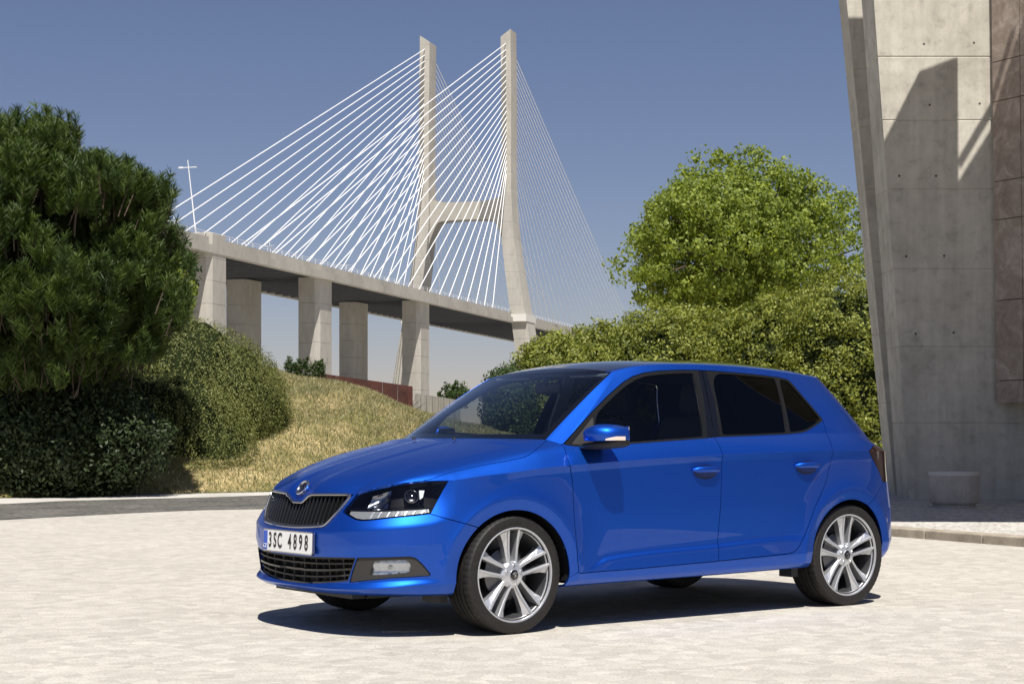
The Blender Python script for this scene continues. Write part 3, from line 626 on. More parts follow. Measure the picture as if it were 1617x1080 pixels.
# piers
def pier(l, t0, t1, ztop, ll=9., lab='pier'):
    p = empty('pier', (0, 0, 0), 0, bridge); zs = list(np.arange(0, ztop - 3, 5.2)) + [ztop]
    for a, b in zip(zs[:-1], zs[1:]): 
        def rg(z, k): e = .12 * (1 - k); return [bp_(l - ll / 2 + e, t0 + e, z), bp_(l - ll / 2 + e, t1 - 1.1, z), bp_(l - ll / 2 + 1.3, t1 - e, z), bp_(l + ll / 2 - e, t1 - e, z), bp_(l + ll / 2 - e, t0 + e, z)]
        MB().loft([rg(a, 0), rg(a + .1, 1), rg(b - .1, 1), rg(b, 0)]).build('pier_lift', conc, p)
    return p
for l in (-177., -98.): pier(l, -6.6, -.9, 43.25); pier(l, -27.5, -21.5, 43.25)
pier(-243, -7.5, -4.6, 41.2, 8.); pier(-243, -4.5, .6, 47.3, 8.); pier(-243, -27.5, -21.5, 43.25)
for l in (-300., -360.): pier(l, -6.6, -.9, 43.25); pier(l, -27.5, -21.5, 43.25)
# lamp masts
for l, t, s_ in ((-252, -.4, 1.), (-301, -.4, 1.), (-190, -37, .8), (-130, -37, .8), (-70, -37, .8)):
    mb = MB(); b0 = bp_(l, t, DZ); tp = b0 + Q_ * -2.0 * s_ + Vector((0, 0, 16.5)) * s_; mb.bar(b0, tp, .17, .09, 6); k = b0.lerp(tp, .9); mb.bar(k - Q_ * 2.0 * s_, k + Q_ * 2.0 * s_, .10, .10, 6); mb.bar(k - Q_ * 2.4 * s_, k - Q_ * 1.3 * s_, .2, .2, 6); mb.build('lamp_mast', stay, bridge)
# ================================================================== PAVILION ON THE RIGHT
PZ = .085
pave_m = mat('fan_setts', (.55, .53, .48), .85); g = NT(pave_m); mp = g.coord('Object'); vo = g.n('TexVoronoi', feature='DISTANCE_TO_EDGE', i_Scale=9., i_Randomness=.55); g.l(mp, 0, vo, 'Vector'); n1 = g.noise(mp, 2., 5); a = g.ramp(vo, 'Distance', [(0., (.30, .28, .25)), (.10, (.60, .575, .525))]); b = g.ramp(n1, 'Fac', [(.3, (.8, .8, .8)), (.7, (1.05, 1.05, 1.05))]); m_ = g.mix(1., None, a, 0, b, 0, 'MULTIPLY'); g.l(m_, 2, g.b, 'Base Color'); g.bump(vo, 'Distance', .6, .02)
K0, K1 = Vector(gp(1300, 838)), Vector(gp(1760, 875)); kd = (K1 - K0).normalized(); kn = Vector((-kd.y, kd.x, 0)); kn = kn if kn.y > 0 else -kn
tag(MB().add([(*(K0 + kn * .26)[:2], PZ), (*(K1 + kn * .26)[:2], PZ), (40, 40, PZ), (2.2, 40, PZ), (K0.x + .0, K0.y + 3, PZ)], [(0, 1, 2, 3, 4)]).build('pavement', pave_m), kind='structure')
kerb_m = mat('kerb_stone', (.33, .28, .21), .9); g = NT(kerb_m); mp = g.coord('Object'); n1 = g.noise(mp, 5, 6, .7); a = g.ramp(n1, 'Fac', [(.3, (.22, .185, .14)), (.7, (.42, .37, .29))]); g.l(a, 0, g.b, 'Base Color'); g.bump(n1, 'Fac', .4, .01)
ke = tag(empty('kerb', (K0.x, K0.y, 0)), kind='structure'); Lk = (K1 - K0).length
for k in range(5):
    a, b = kd * (Lk * k / 5 + .004), kd * (Lk * (k + 1) / 5 - .004); MB().add([Vector((*p[:2], z)) for z in (-.02, PZ + .003) for p in (a, b, b + kn * .257, a + kn * .257)], [(3, 2, 1, 0), (4, 5, 6, 7), (0, 1, 5, 4), (1, 2, 6, 5), (2, 3, 7, 6), (3, 0, 4, 7)]).build('kerb_stone', kerb_m, ke, bevel=.012)
pc_m = mat('board_concrete', (.40, .385, .35), .88, spec=.25); g = NT(pc_m); mp = g.coord('Object'); n1 = g.noise(mp, .7, 7, .68, .6); n2 = g.noise(mp, 5, 6, .7, .3); mps = g.coord('Object', (3.5, 3.5, .25)); n3 = g.noise(mps, 1.6, 5, .7)
a = g.ramp(n1, 'Fac', [(.28, (.42, .40, .345)), (.50, (.555, .53, .465)), (.72, (.64, .615, .545))]); b = g.ramp(n2, 'Fac', [(.28, (.70, .69, .67)), (.46, (.96, .955, .94)), (.68, (1.06, 1.05, 1.03))]); c_ = g.ramp(n3, 'Fac', [(.3, (.82, .81, .80)), (.7, (1.05, 1.05, 1.05))]); m_ = g.mix(1., None, a, 0, b, 0, 'MULTIPLY'); m2 = g.mix(1., None, m_, 2, c_, 0, 'MULTIPLY'); g.l(m2, 2, g.b, 'Base Color'); g.bump(n2, 'Fac', .35, .012)
pav = tag(empty('pavilion', (6, 25, PZ)), 'concrete pavilion with tapering fin wall and brown stone-clad block at the right edge', 'building'); PO = Vector((6, 25, PZ))
def fin(D, t, xb, xt, xr, lab, zs):
    w_ = empty(lab, (0, 0, 0), 0, pav); ztop = 11.
    def xl(z): return xb + (xt - xb) * (z - PZ) / (7.43 - PZ)
    for a, b in zip(zs[:-1], zs[1:]):
        def rg(z, k): e = .012 * (1 - k); return [Vector((xl(z) + e, D + e, z)) - PO, Vector((xr, D + e, z)) - PO, Vector((xr, D + t, z)) - PO, Vector((xl(z) + e, D + t, z)) - PO]
        MB().loft([rg(a, 0), rg(a + .014, 1), rg(b - .014, 1), rg(b, 0)]).build('concrete_lift', pc_m, w_)
    return w_
def zrow(py, D=24.8): return CAM_H + (HY - py) / FPX * D
Z1 = [PZ - .02, zrow(668), zrow(547), zrow(424), zrow(298), zrow(190), zrow(90), zrow(-40), 9.46, 10.8]
f1 = fin(24.8, .8, 5.857, 5.325, 10.5, 'fin_wall', Z1); f2 = fin(27.2, .57, 6.18, 5.46, 10.5, 'fin_wall', [z + .35 if 0 < i < len(Z1) - 1 else z for i, z in enumerate(Z1)])
lbx = MB().box(Vector((8.6, 26.4, 5.4)) - PO, (3.4, 1.6, 10.6)); lbx.build('web_wall', pc_m, pav)
hole_m = mat('tie_hole', (.10, .094, .085), .95)
for px, py in ((1459, 70), (1538, 68), (1468, 166), (1547, 164), (1420, 278), (1478, 278), (1431, 405), (1491, 404), (1446, 527), (1506, 525)):
    p = at(px, py, 24.8) - PO; ring = [(p.x + .018 * math.cos(a), p.y - .002, p.z + .018 * math.sin(a)) for a in np.linspace(0, 2 * math.pi, 14, endpoint=False)]; MB().prism(ring, (0, 0, 0), (0, .006, 0)).build('tie_hole', hole_m, f1)
stone = mat('brown_stone', (.18, .12, .09), .55); g = NT(stone); mp = g.coord('Object'); n1 = g.noise(mp, 2.2, 8, .72, 1.2); n2 = g.noise(mp, 14, 5, .7); a = g.ramp(n1, 'Fac', [(.34, (.24, .185, .15)), (.52, (.32, .26, .215)), (.64, (.44, .37, .315))]); b = g.ramp(n2, 'Fac', [(.3, (.8, .8, .8)), (.7, (1.1, 1.1, 1.1))]); m_ = g.mix(1., None, a, 0, b, 0, 'MULTIPLY'); g.l(m_, 2, g.b, 'Base Color')
blk = empty('stone_block', (0, 0, 0), 0, pav); SD = Vector((.98, -1.6, 0)); SA = Vector((7.10, 24.72, 0)); sn = Vector((-1.6, -.98, 0)).normalized()
ZJ = [1.5, 1.83, 3.0, 4.18, 4.74, 5.91, 6.49, 7.66, 8.8]; TJ = [0, .28, 1.1, 1.95, 2.8, 3.65]
def sx(z): return Vector((.0 - .012 * (z - 1.5), 0, 0))
for za, zb_ in zip(ZJ[:-1], ZJ[1:]):
    for ta, tb in zip(TJ[:-1], TJ[1:]):
        pts = [SA + SD * (ta + .003) + sx(za) + Vector((0, 0, za + .006)), SA + SD * (tb - .003) + sx(za) + Vector((0, 0, za + .006)), SA + SD * (tb - .003) + sx(zb_) + Vector((0, 0, zb_ - .006)), SA + SD * (ta + .003) + sx(zb_) + Vector((0, 0, zb_ - .006))]
        MB().prism([p - PO for p in pts], (0, 0, 0), sn * -.05).build('stone_panel', stone, blk)
e0, e1 = SA + Vector((.06, 0, 0)), SA + SD * 3.65 + Vector((.06, 0, 0))
MB().prism([p - PO for p in (e0, e1, Vector((16, e1.y, 0)), Vector((16, e0.y, 0)))], (0, 0, 1.52), (0, 0, 8.8)).build('block_core', hole_m, blk)
# unseen slab overhead, its outline shaped to shade the fin and pavement
CZ = 9.5
def sh(X, Y, z): k = (CZ - z) / SUN.z; return (X + SUN.x * k, Y + SUN.y * k)
back = [sh(*p) for p in ((2.6, 24.8, 4.4), (5.1, 24.8, 4.75), (5.51, 24.8, 5.38), (6.0, 24.8, 6.34), (6.56, 24.8, 6.55), (6.57, 24.8, 4.73), (7.19, 24.8, 5.71), (8.2, 24.8, 7.3), (11, 24.8, 7.6))]
front = [sh(*p) for p in ((14, 17.6, PZ), (9, 17.9, PZ), (3.9, 18.35, PZ), (2.2, 18.6, PZ))]
MB().prism([Vector((x, y, CZ)) - PO for x, y in back + front], (0, 0, 0), (0, 0, .05)).build('shade_canopy', pc_m, pav)
a, b = sh(6.58, 24.8, 5.02), sh(7.2, 24.8, 6.07); MB().bar(Vector((*a, CZ)) - PO, Vector((*b, CZ)) - PO, .045, .045, 8).build('shade_bar', pc_m, pav)  # bar added for the thin slanting shade line on the fin
MB().prism([Vector(p) - PO for p in ((13.9, 13, 0), (14.3, 13, 0), (14.3, 25, 0), (13.9, 25, 0))], (0, 0, PZ), (0, 0, CZ - .02)).build('shade_canopy_wall', pc_m, pav)
# ---- planter
agg = mat('exposed_aggregate', (.33, .29, .24), .95); g = NT(agg); mp = g.coord('Object'); n1 = g.noise(mp, 90, 3, .6); n2 = g.noise(mp, 3, 4); a = g.ramp(n1, 'Fac', [(.30, (.36, .32, .265)), (.52, (.50, .455, .39)), (.7, (.60, .55, .48))]); b = g.ramp(n2, 'Fac', [(.3, (.8, .8, .8)), (.7, (1.1, 1.1, 1.1))]); m_ = g.mix(1., None, a, 0, b, 0, 'MULTIPLY'); g.l(m_, 2, g.b, 'Base Color'); g.bump(n1, 'Fac', .5, .006)
pD = gd(802, PZ); pX = (1516 - 808.5) / FPX * pD
pot = tag(empty('planter', (pX, pD + .30, PZ)), 'round grey-brown concrete planter standing in front of the fin wall', 'planter')
def lathe_z(prof, n, name, m, parent):
    V, F = lathe(prof, n); V = V[:, [0, 2, 1]]; return link(name, mesh_np(name, V, F[:, ::-1], True, 35), m, parent)
lathe_z([(0, .0), (.27, .0), (.275, .03), (.265, .032), (.305, .055), (.322, .09), (.325, .41), (.322, .418)], 48, 'planter_bowl', agg, pot)
lathe_z([(.322, .418), (.327, .422), (.327, .462), (.320, .468), (.285, .468), (.280, .44), (.270, .30)], 48, 'planter_rim', mat('planter_rim', (.62, .59, .53), .9), pot)
lathe_z([(0, .40), (.15, .405), (.281, .40)], 32, 'planter_soil', mat('soil', (.05, .035, .025), .95), pot)
# ================================================================== CAR
paint = mat('car_paint', (.010, .085, .53), .46, .93, .5, .6, .010)
g = NT(paint); mp = g.coord('Object'); nz = g.n('TexVoronoi', i_Scale=900.); g.l(mp, 0, nz, 'Vector')
rp = g.ramp(nz, 'Color', [(0., (.005, .066, .41)), (1., (.010, .110, .63))]); g.l(rp, 0, g.b, 'Base Color')
roofm = mat('roof_black', (.010, .010, .016), .12, 0, .5, 1.0, .02)
blackp = mat('black_plastic', (.014, .014, .015), .5)
darkp = mat('dark_plastic', (.035, .033, .031), .55)
trimm = mat('window_trim', (.009, .009, .009), .32)
glossb = mat('gloss_black', (.004, .004, .005), .08, coat=.6)
chrome = mat('chrome', (.75, .76, .78), .10, 1.)
satin = mat('satin_chrome', (.42, .42, .44), .25, 1.)
alloy = mat('alloy_silver', (.62, .63, .65), .36, .75)
alloyd = mat('alloy_dark', (.075, .076, .08), .45, .6)
rubber = mat('rubber', (.020, .018, .017), .62)
cabin = mat('cabin_fabric', (.035, .037, .043), .8)
cabin2 = mat('cabin_trim', (.20, .21, .23), .7)
g = NT(rubber); mp = g.coord('Object'); nz = g.noise(mp, 60, 4); rp = g.ramp(nz, 'Fac', [(.3, (.008, .007, .0065)), (.8, (.020, .017, .015))]); g.l(rp, 0, g.b, 'Base Color')
disc = mat('brake_disc', (.14, .14, .145), .4, .9)
whitep = mat('plate_white', (.80, .80, .78), .35)
blue_eu = mat('plate_blue', (.03, .10, .50), .4)
inkm = mat('plate_ink', (.012, .012, .013), .5)
indic = mat('indicator', (.75, .62, .52), .15)
redl = mat('tail_red', (.016, .002, .003), .10, coat=1.)
refl = mat('lamp_reflector', (.82, .84, .87), .28, .6)
ledm = mat('lamp_clear_ribs', (.34, .34, .33), .2, .4)
def glass_mat(name, tint, f0=.07):
    m = bpy.data.materials.new(name); m.use_nodes = True; t = m.node_tree; t.nodes.remove(t.nodes['Principled BSDF'])
    tr = t.nodes.new('ShaderNodeBsdfTransparent'); tr.inputs[0].default_value = (*tint, 1)
    gl = t.nodes.new('ShaderNodeBsdfGlossy'); gl.inputs['Roughness'].default_value = .01; gl.inputs['Color'].default_value = (.95, .97, 1, 1)
    lw = t.nodes.new('ShaderNodeLayerWeight'); lw.inputs[0].default_value = .5; pw = t.nodes.new('ShaderNodeMath'); pw.operation = 'POWER'; pw.inputs[1].default_value = 5.0; t.links.new(lw.outputs['Facing'], pw.inputs[0])
    fr = t.nodes.new('ShaderNodeMath'); fr.operation = 'MULTIPLY_ADD'; fr.inputs[1].default_value = .93; fr.inputs[2].default_value = f0; t.links.new(pw.outputs[0], fr.inputs[0])     # both faces of the pane
    mx = t.nodes.new('ShaderNodeMixShader'); t.links.new(fr.outputs[0], mx.inputs[0]); t.links.new(tr.outputs[0], mx.inputs[1]); t.links.new(gl.outputs[0], mx.inputs[2])
    t.links.new(mx.outputs[0], t.nodes['Material Output'].inputs[0]); MATS[name] = m; return m
glass_w = glass_mat('windscreen_glass', (.78, .85, .87)); glass_f = glass_mat('front_glass', (.50, .54, .54), .035); glass_r = glass_mat('privacy_glass', (.03, .032, .035), .03); glass_l = glass_mat('lamp_glass', (.86, .88, .90), .035)
# ---- cutting the shell into panels
def grid_tris(G, U=None):
    m, n, _ = G.shape; i = np.arange(m * n).reshape(m, n)
    a, b, c, d = i[:-1, :-1].ravel(), i[1:, :-1].ravel(), i[1:, 1:].ravel(), i[:-1, 1:].ravel()
    F = np.concatenate([np.stack([a, b, c], 1), np.stack([a, c, d], 1)])
    u = np.full(m * n, 9.) if U is None else np.repeat(U, n)
    return np.concatenate([G.reshape(-1, 3), u[:, None]], 1), F
def weld(parts, tol=1e-5):
    V = np.concatenate([p[0] for p in parts]); o = np.cumsum([0] + [len(p[0]) for p in parts[:-1]])
    F = np.concatenate([p[1] + k for p, k in zip(parts, o)])
    key = np.round(V[:, :3] / tol).astype(np.int64); _, idx, inv = np.unique(key, axis=0, return_index=True, return_inverse=True)
    F = inv.ravel()[F]; V = V[idx]
    ok = (F[:, 0] != F[:, 1]) & (F[:, 1] != F[:, 2]) & (F[:, 0] != F[:, 2])
    return V, F[ok]
def compact(V, F):
    used = np.unique(F); mp = np.full(len(V), -1); mp[used] = np.arange(len(used)); return V[used], mp[F]
def cut(M, phi):
    V, F = M; phi = phi + (np.abs(phi) < 1e-7) * 2e-7; s = phi < 0; f = s[F]; c = f.sum(1)
    ins, outs = [F[c == 3]], [F[c == 0]]
    mixed = np.nonzero((c == 1) | (c == 2))[0]
    if len(mixed) == 0: return (compact(V, ins[0]) if len(ins[0]) else None), (compact(V, outs[0]) if len(outs[0]) else None)
    T = F[mixed]; lone_in = c[mixed] == 1; st = s[T]; want = np.where(lone_in[:, None], st, ~st); k = want.argmax(1); r = np.arange(len(T))
    a, b, d = T[r, k], T[r, (k + 1) % 3], T[r, (k + 2) % 3]
    E = np.concatenate([np.stack([a, b], 1), np.stack([a, d], 1)]); Es = np.sort(E, 1); ue, inv = np.unique(Es, axis=0, return_inverse=True); inv = inv.ravel()
    t = phi[ue[:, 0]] / (phi[ue[:, 0]] - phi[ue[:, 1]]); NV = V[ue[:, 0]] * (1 - t[:, None]) + V[ue[:, 1]] * t[:, None]
    n0 = len(V); p = inv[:len(T)] + n0; q = inv[len(T):] + n0; V2 = np.concatenate([V, NV])
    lone = np.stack([a, p, q], 1); rest = np.concatenate([np.stack([p, b, d], 1), np.stack([p, d, q], 1)]); li2 = np.concatenate([lone_in, lone_in])
    ins += [lone[lone_in], rest[~li2]]; outs += [lone[~lone_in], rest[li2]]
    A = np.concatenate(ins); B = np.concatenate(outs)
    return (compact(V2, A) if len(A) else None), (compact(V2, B) if len(B) else None)
def sdp(poly, P):
    poly = np.asarray(poly, float); d = np.full(len(P), 1e9); inside = np.zeros(len(P), bool); n = len(poly)
    for i in range(n):
        a, b = poly[i], poly[(i + 1) % n]; e = b - a; w_ = P - a; t = np.clip((w_ @ e) / max(e @ e, 1e-12), 0, 1)
        d = np.minimum(d, np.linalg.norm(w_ - t[:, None] * e, axis=1))
        c1 = (a[1] <= P[:, 1]) & (P[:, 1] < b[1]); c2 = (b[1] <= P[:, 1]) & (P[:, 1] < a[1]); cr = e[0] * w_[:, 1] - e[1] * w_[:, 0]
        inside ^= (c1 & (cr > 0)) | (c2 & (cr < 0))
    return np.where(inside, -d, d)
def chaikin(p, it=1, closed=True):
    p = np.asarray(p, float)
    for _ in range(it):
        q = np.roll(p, -1, 0); p = np.stack([p * .82 + q * .18, p * .18 + q * .82], 1).reshape(-1, 2)
    return p
GAP = .0021
def split(M, poly, cols, gap=GAP, cond=None):
    """panel inside the polygon, panel outside it, with a shut line between them"""
    phi = sdp(poly, M[0][:, cols])
    if cond is not None: phi = np.where(cond(M[0]), phi, np.abs(phi) + .02)
    a, _ = cut(M, phi + gap)
    _, b = cut(M, phi - gap)
    return a, b
def vnormals(V, F):
    P = V[:, :3]; fn = np.cross(P[F[:, 1]] - P[F[:, 0]], P[F[:, 2]] - P[F[:, 0]]); N = np.zeros((len(V), 3))
    for k in range(3): np.add.at(N, F[:, k], fn)
    return N / np.maximum(np.linalg.norm(N, axis=1), 1e-12)[:, None]
CC = np.array([1.15, 0, .55])
def orient(M):
    V, F = M; P = V[:, :3]; fn = np.cross(P[F[:, 1]] - P[F[:, 0]], P[F[:, 2]] - P[F[:, 0]]); ce = P[F].mean(1)
    ref = ce - CC; ref[:, 0] *= .25; fl = (fn * ref).sum(1) < 0
    if fl.mean() > .5: F = F[:, [0, 2, 1]]
    return V, F
def finish(M, lip=.010, inset=0., keep=None):
    """inset the panel and give every free edge (not the centre line) an inward lip"""
    V, F = orient(M); N = vnormals(V, F); V = V.copy(); V[:, :3] -= N * inset
    if lip:
        E = np.concatenate([F[:, [0, 1]], F[:, [1, 2]], F[:, [2, 0]]]); Es = np.sort(E, 1)
        u, i, cnt = np.unique(Es, axis=0, return_index=True, return_counts=True); B = E[i[cnt == 1]]
        B = B[~((V[B[:, 0], 1] < 1e-4) & (V[B[:, 1], 1] < 1e-4))]
        n = len(V); k = len(B); idx = np.arange(k)
        a, b = V[B[:, 0]].copy(), V[B[:, 1]].copy(); a2, b2 = a.copy(), b.copy(); a2[:, :3] -= N[B[:, 0]] * lip; b2[:, :3] -= N[B[:, 1]] * lip
        V = np.concatenate([V, a, b, b2, a2]); F = np.concatenate([F, np.stack([n + idx, n + 3 * k + idx, n + 2 * k + idx], 1), np.stack([n + idx, n + 2 * k + idx, n + k + idx], 1)])
    return V, F
car = tag(empty('car', (-0.47988, 9.2458, 0), .634188), 'shiny blue five-door hatchback with silver alloy wheels parked on pale paving', 'car')
def emit(name, M, m, side=0, parent=None, lip=.010, inset=0., sharp=30):
    """side -1: near side, +1: far side, 0: both halves in one mesh"""
    V, F = finish(M, lip, inset); P = V[:, :3]
    if side == 0:
        A = P * (1, -1, 1); n = len(P); VV = np.concatenate([P, A]); FF = np.concatenate([F, F[:, [0, 2, 1]] + n])
        key = np.round(VV * 1e5).astype(np.int64); c = np.abs(VV[:, 1]) < 1e-4
        mid = np.nonzero(c[:n])[0]; mp_ = np.arange(2 * n); mp_[n + mid] = mid; FF = mp_[FF]
        VV, FF = compact(VV, FF)
    elif side < 0: VV, FF = P * (1, -1, 1), F[:, [0, 2, 1]]
    else: VV, FF = P, F
    return link(name, mesh_np(name, VV, FF, True, sharp), m, parent or car)
def pair(name, M, m, parents=None, **kw):
    return [emit(name, M, m, sd, (parents[i] if parents else None), **kw) for i, sd in enumerate((-1, 1))]
XZ = [0, 2]; UZ = [3, 2]; XS = [0, 1]
wallM = grid_tris(WG, WU); body = weld([wallM, grid_tris(SG), grid_tris(GG), grid_tris(RG)]); HG[-1] = HG[-1] * .72 + HG[-2] * .28; hoodM = weld([grid_tris(HG)]); hoodM = (hoodM[0], hoodM[1][:, [0, 2, 1]]); screenM = grid_tris(VG)
# the wheel arches
def arch_phi(V, r=.338): return np.minimum(np.hypot(V[:, 0], V[:, 2] - .295) - r, np.hypot(V[:, 0] - 2.47, V[:, 2] - .295) - r) + np.where(V[:, 1] < .5, 9., 0)
_, body = cut(body, arch_phi(body[0]))
U_ok = lambda V: V[:, 3] < 1.4
# lamp, grille and intake openings in the nose
HL = [(.491, .80), (.9, .86), (1.05, .86), (1.026, .782), (.975, .696), (.929, .622), (.855, .6135), (.724, .602), (.60, .589), (.555, .587), (.519, .592), (.452, .615), (.418, .6265), (.451, .671), (.487, .722)]
GR = [(-.2, .664), (.05, .664), (.075, .676), (.115, .698), (.14, .709), (.28, .7125), (.461, .7155), (.461, .80), (-.2, .80)]
GRP = [(-.2, .60), (-.2, .81), (.459, .81), (.459, .7135), (.391, .6265), (.338, .568), (.322, .558), (.303, .553), (.22, .5465), (.072, .539), (-.2, .537)]
INT = [(-.2, .392), (.25, .394), (.532, .402), (.474, .284), (.40, .274), (.25, .2605), (.12, .253), (-.2, .250)]
FOG = [(.542, .403), (.70, .408), (.824, .412), (.85, .404), (.883, .375), (.927, .322), (.919, .315), (.726, .305), (.60, .291), (.484, .277), (.508, .335)]
hl_in, body = split(body, HL, UZ, .0016, U_ok)
gr_in, body = split(body, GRP, UZ, .0005, U_ok)
int_in, body = split(body, INT, UZ, .0005, U_ok)
fog_in, body = split(body, FOG, UZ, .0012, U_ok)
bump_in, body = split(body, [(-1, -1), (-1, 2), (.929, 2), (.929, .621), (1.002, .599), (1.096, .573), (1.25, .53), (1.25, -1)], UZ, GAP, lambda V: V[:, 3] < 1.3)
emit('front_bumper', bump_in, paint, lip=.022)
# rear bumper and tail lamps
TLP = [(2.64, .921), (2.69, .935), (2.725, .951), (3.4, .955), (3.4, .73), (2.81, .73), (2.757, .80)]
tl_in, body = split(body, TLP, XZ, .0016, lambda V: (V[:, 1] > .42) & (V[:, 2] < .97))
rb_in, body = split(body, [(2.60, .58), (2.66, .615), (2.718, .658), (2.80, .715), (2.83, .735), (3.4, .735), (3.4, 0), (2.60, 0)], XZ, GAP)
emit('rear_bumper', rb_in, paint)
pair('tail_lamp', tl_in, redl)
# doors
DLO = [(.352, .964), (.468, 1.046), (.61, 1.141), (.747, 1.226), (.889, 1.304), (.967, 1.337), (1.056, 1.360), (1.169, 1.374), (1.322, 1.382), (1.47, 1.385), (1.60, 1.382), (1.787, 1.376), (2.00, 1.366), (2.13, 1.357), (2.200, 1.346), (2.222, 1.325), (2.265, 1.245), (2.345, 1.118), (2.349, 1.106), (2.335, 1.096), (2.245, 1.062), (2.165, 1.036), (2.11, 1.027), (1.99, 1.019), (1.45, 1.003), (1.33, .9945), (.79, .966), (.586, .952), (.42, .9535)]
FD_ = [(.352, .964), (.30, .955), (.30, .858), (.3385, .852), (.358, .772), (.364, .64), (.370, .475), (.380, .376), (.390, .3), (.400, .293), (.768, .298), (1.388, .314), (1.398, .50), (1.406, .691), (1.411, .916), (1.415, 1.0), (1.45, 1.20), (1.492, 1.385)] + DLO[9:0:-1]
RD_ = [(1.388, .314), (1.398, .50), (1.406, .691), (1.411, .916), (1.415, 1.0), (1.45, 1.20), (1.492, 1.3845)] + DLO[10:19] + [(2.349, 1.095), (2.343, 1.05), (2.325, .99), (2.308, .943), (2.300, .88), (2.245, .737), (2.200, .668), (2.145, .590), (2.06, .428), (2.03, .385), (1.998, .352), (1.965, .338), (1.925, .332)]
side_ok = lambda V: (V[:, 1] > .45) & (V[:, 3] > .9)
fd, body = split(body, FD_, XZ, GAP, side_ok)
rd, body = split(body, RD_, XZ, GAP, side_ok)
# the wing: everything of the lower body ahead of the front door
fender_low, body = split(body, [(-1, 0), (-1, 2), (.341, 2), (.341, .86), (.36, .772), (.366, .64), (.372, .475), (.382, .376), (.39, .3), (.33, .27), (.33, 0)], XZ, GAP * .6, lambda V: (V[:, 2] < .86 + .1) & (V[:, 3] > .85) & (V[:, 3] < 3) )
HS = [(-.446, .668), (-.40, .700), (-.343, .728), (-.27, .751), (-.191, .768), (-.039, .794), (.05, .801), (.087, .8015), (.118, .798), (.159, .786), (.287, .716), (.31, .70), (.6, .5), (.6, -.3), (-1.2, -.3), (-1.2, .9), (-.475, .9)]
hood_p, fender_up = split(hoodM, HS, XS, .0014)
hood_o = emit('hood', hood_p, paint, lip=.014)
pair('front_wing', weld([fender_low, fender_up]), paint, lip=.012)
# black roof panel
rs = [(.5, -.2), (.87, .53), (1.0, .545), (1.4, .553), (1.9, .543), (2.30, .50), (2.36, .3), (2.38, -.2)]
roof_p, body = split(body, rs, XS, GAP, lambda V: V[:, 2] > 1.355)
emit('roof_panel', roof_p, roofm, lip=.006)
# rear window
rw, body = split(body, [(-.3, 1.03), (.44, 1.03), (.49, 1.06), (.42, 1.325), (.38, 1.34), (-.3, 1.355)], [1, 2], GAP, lambda V: (V[:, 0] > 2.45) & (V[:, 2] > 1.0))
emit('rear_window', rw, glass_r, lip=.004, inset=.003)
emit('body_shell', body, paint, lip=.012)
# windscreen with its black band
sc_in, sc_out = cut(screenM, sdp([(-.2, -.4), (.6, -.4), (.668, .04), (.655, .07), (.56, .955), (.545, .972), (-.2, .972)], np.stack([screenM[0][:, 1], (screenM[0][:, 2] - .99) / .395], 1)))
emit('windscreen', sc_in, glass_w, lip=.004, inset=.001)
_, low = cut(sc_in, screenM[0][0, 2] * 0 + (1.022 - sc_in[0][:, 2]) * -1)
emit('windscreen_band', sc_out, glossb, lip=.006, inset=.0005)
emit('cowl', low if False else cut(sc_in, sc_in[0][:, 2] - 1.022)[0], glossb, lip=0, inset=.004)
# doors: skin, trim, glass
FGL = [(.555, .966), (.558, .99), (.618, 1.122), (.754, 1.206), (.872, 1.273), (.973, 1.318), (1.058, 1.341), (1.176, 1.354), (1.31, 1.362), (1.405, 1.365), (1.414, 1.356), (1.397, 1.28), (1.363, 1.145), (1.333, 1.012), (1.322, 1.0045), (.79, .975)]
RGL = [(1.548, 1.368), (1.80, 1.364), (2.078, 1.350), (2.083, 1.340), (2.001, 1.036), (1.993, 1.029), (1.484, 1.0135), (1.484, 1.03)]
QGL = [(2.112, 1.348), (2.185, 1.338), (2.20, 1.325), (2.326, 1.116), (2.324, 1.107), (2.245, 1.073), (2.16, 1.046), (2.10, 1.037), (2.03, 1.031), (2.03, 1.04)]
SAIL = [(.40, .964), (.598, 1.112), (.548, .99), (.545, .962)]
BPI = [(1.33, .90), (1.36, 1.0), (1.41, 1.18), (1.470, 1.42), (1.532, 1.42), (1.50, 1.18), (1.458, 1.0), (1.45, .90)]
for nm, M, glasses in (('front_door', fd, ((FGL, glass_f, 'side_window'),)), ('rear_door', rd, ((RGL, glass_r, 'side_window'), (QGL, glass_r, 'quarter_window')))):
    dlo, skin = cut(M, sdp(DLO, M[0][:, XZ]) + np.where(M[0][:, 2] < .93, .1, 0))
    ps = pair(nm, skin, paint, lip=.012)
    for pol, gm, gn in glasses:
        gin, dlo = cut(dlo, sdp(chaikin(pol, 2), dlo[0][:, XZ]))
        pair(gn, gin, gm, ps, lip=.003, inset=.0045)
    bp, dlo = cut(dlo, sdp(BPI, dlo[0][:, XZ]))
    pair('window_trim', dlo, trimm, ps, lip=.008, inset=-.0012)
    if bp is not None: pair('pillar_cover', bp, glossb, ps, lip=.006, inset=.001)
    if nm == 'front_door':
        sl, _ = cut(M, sdp(SAIL, M[0][:, XZ])); pair('mirror_base', sl, darkp, ps, lip=.006, inset=-.003); FDO = ps
    else: RDO = ps
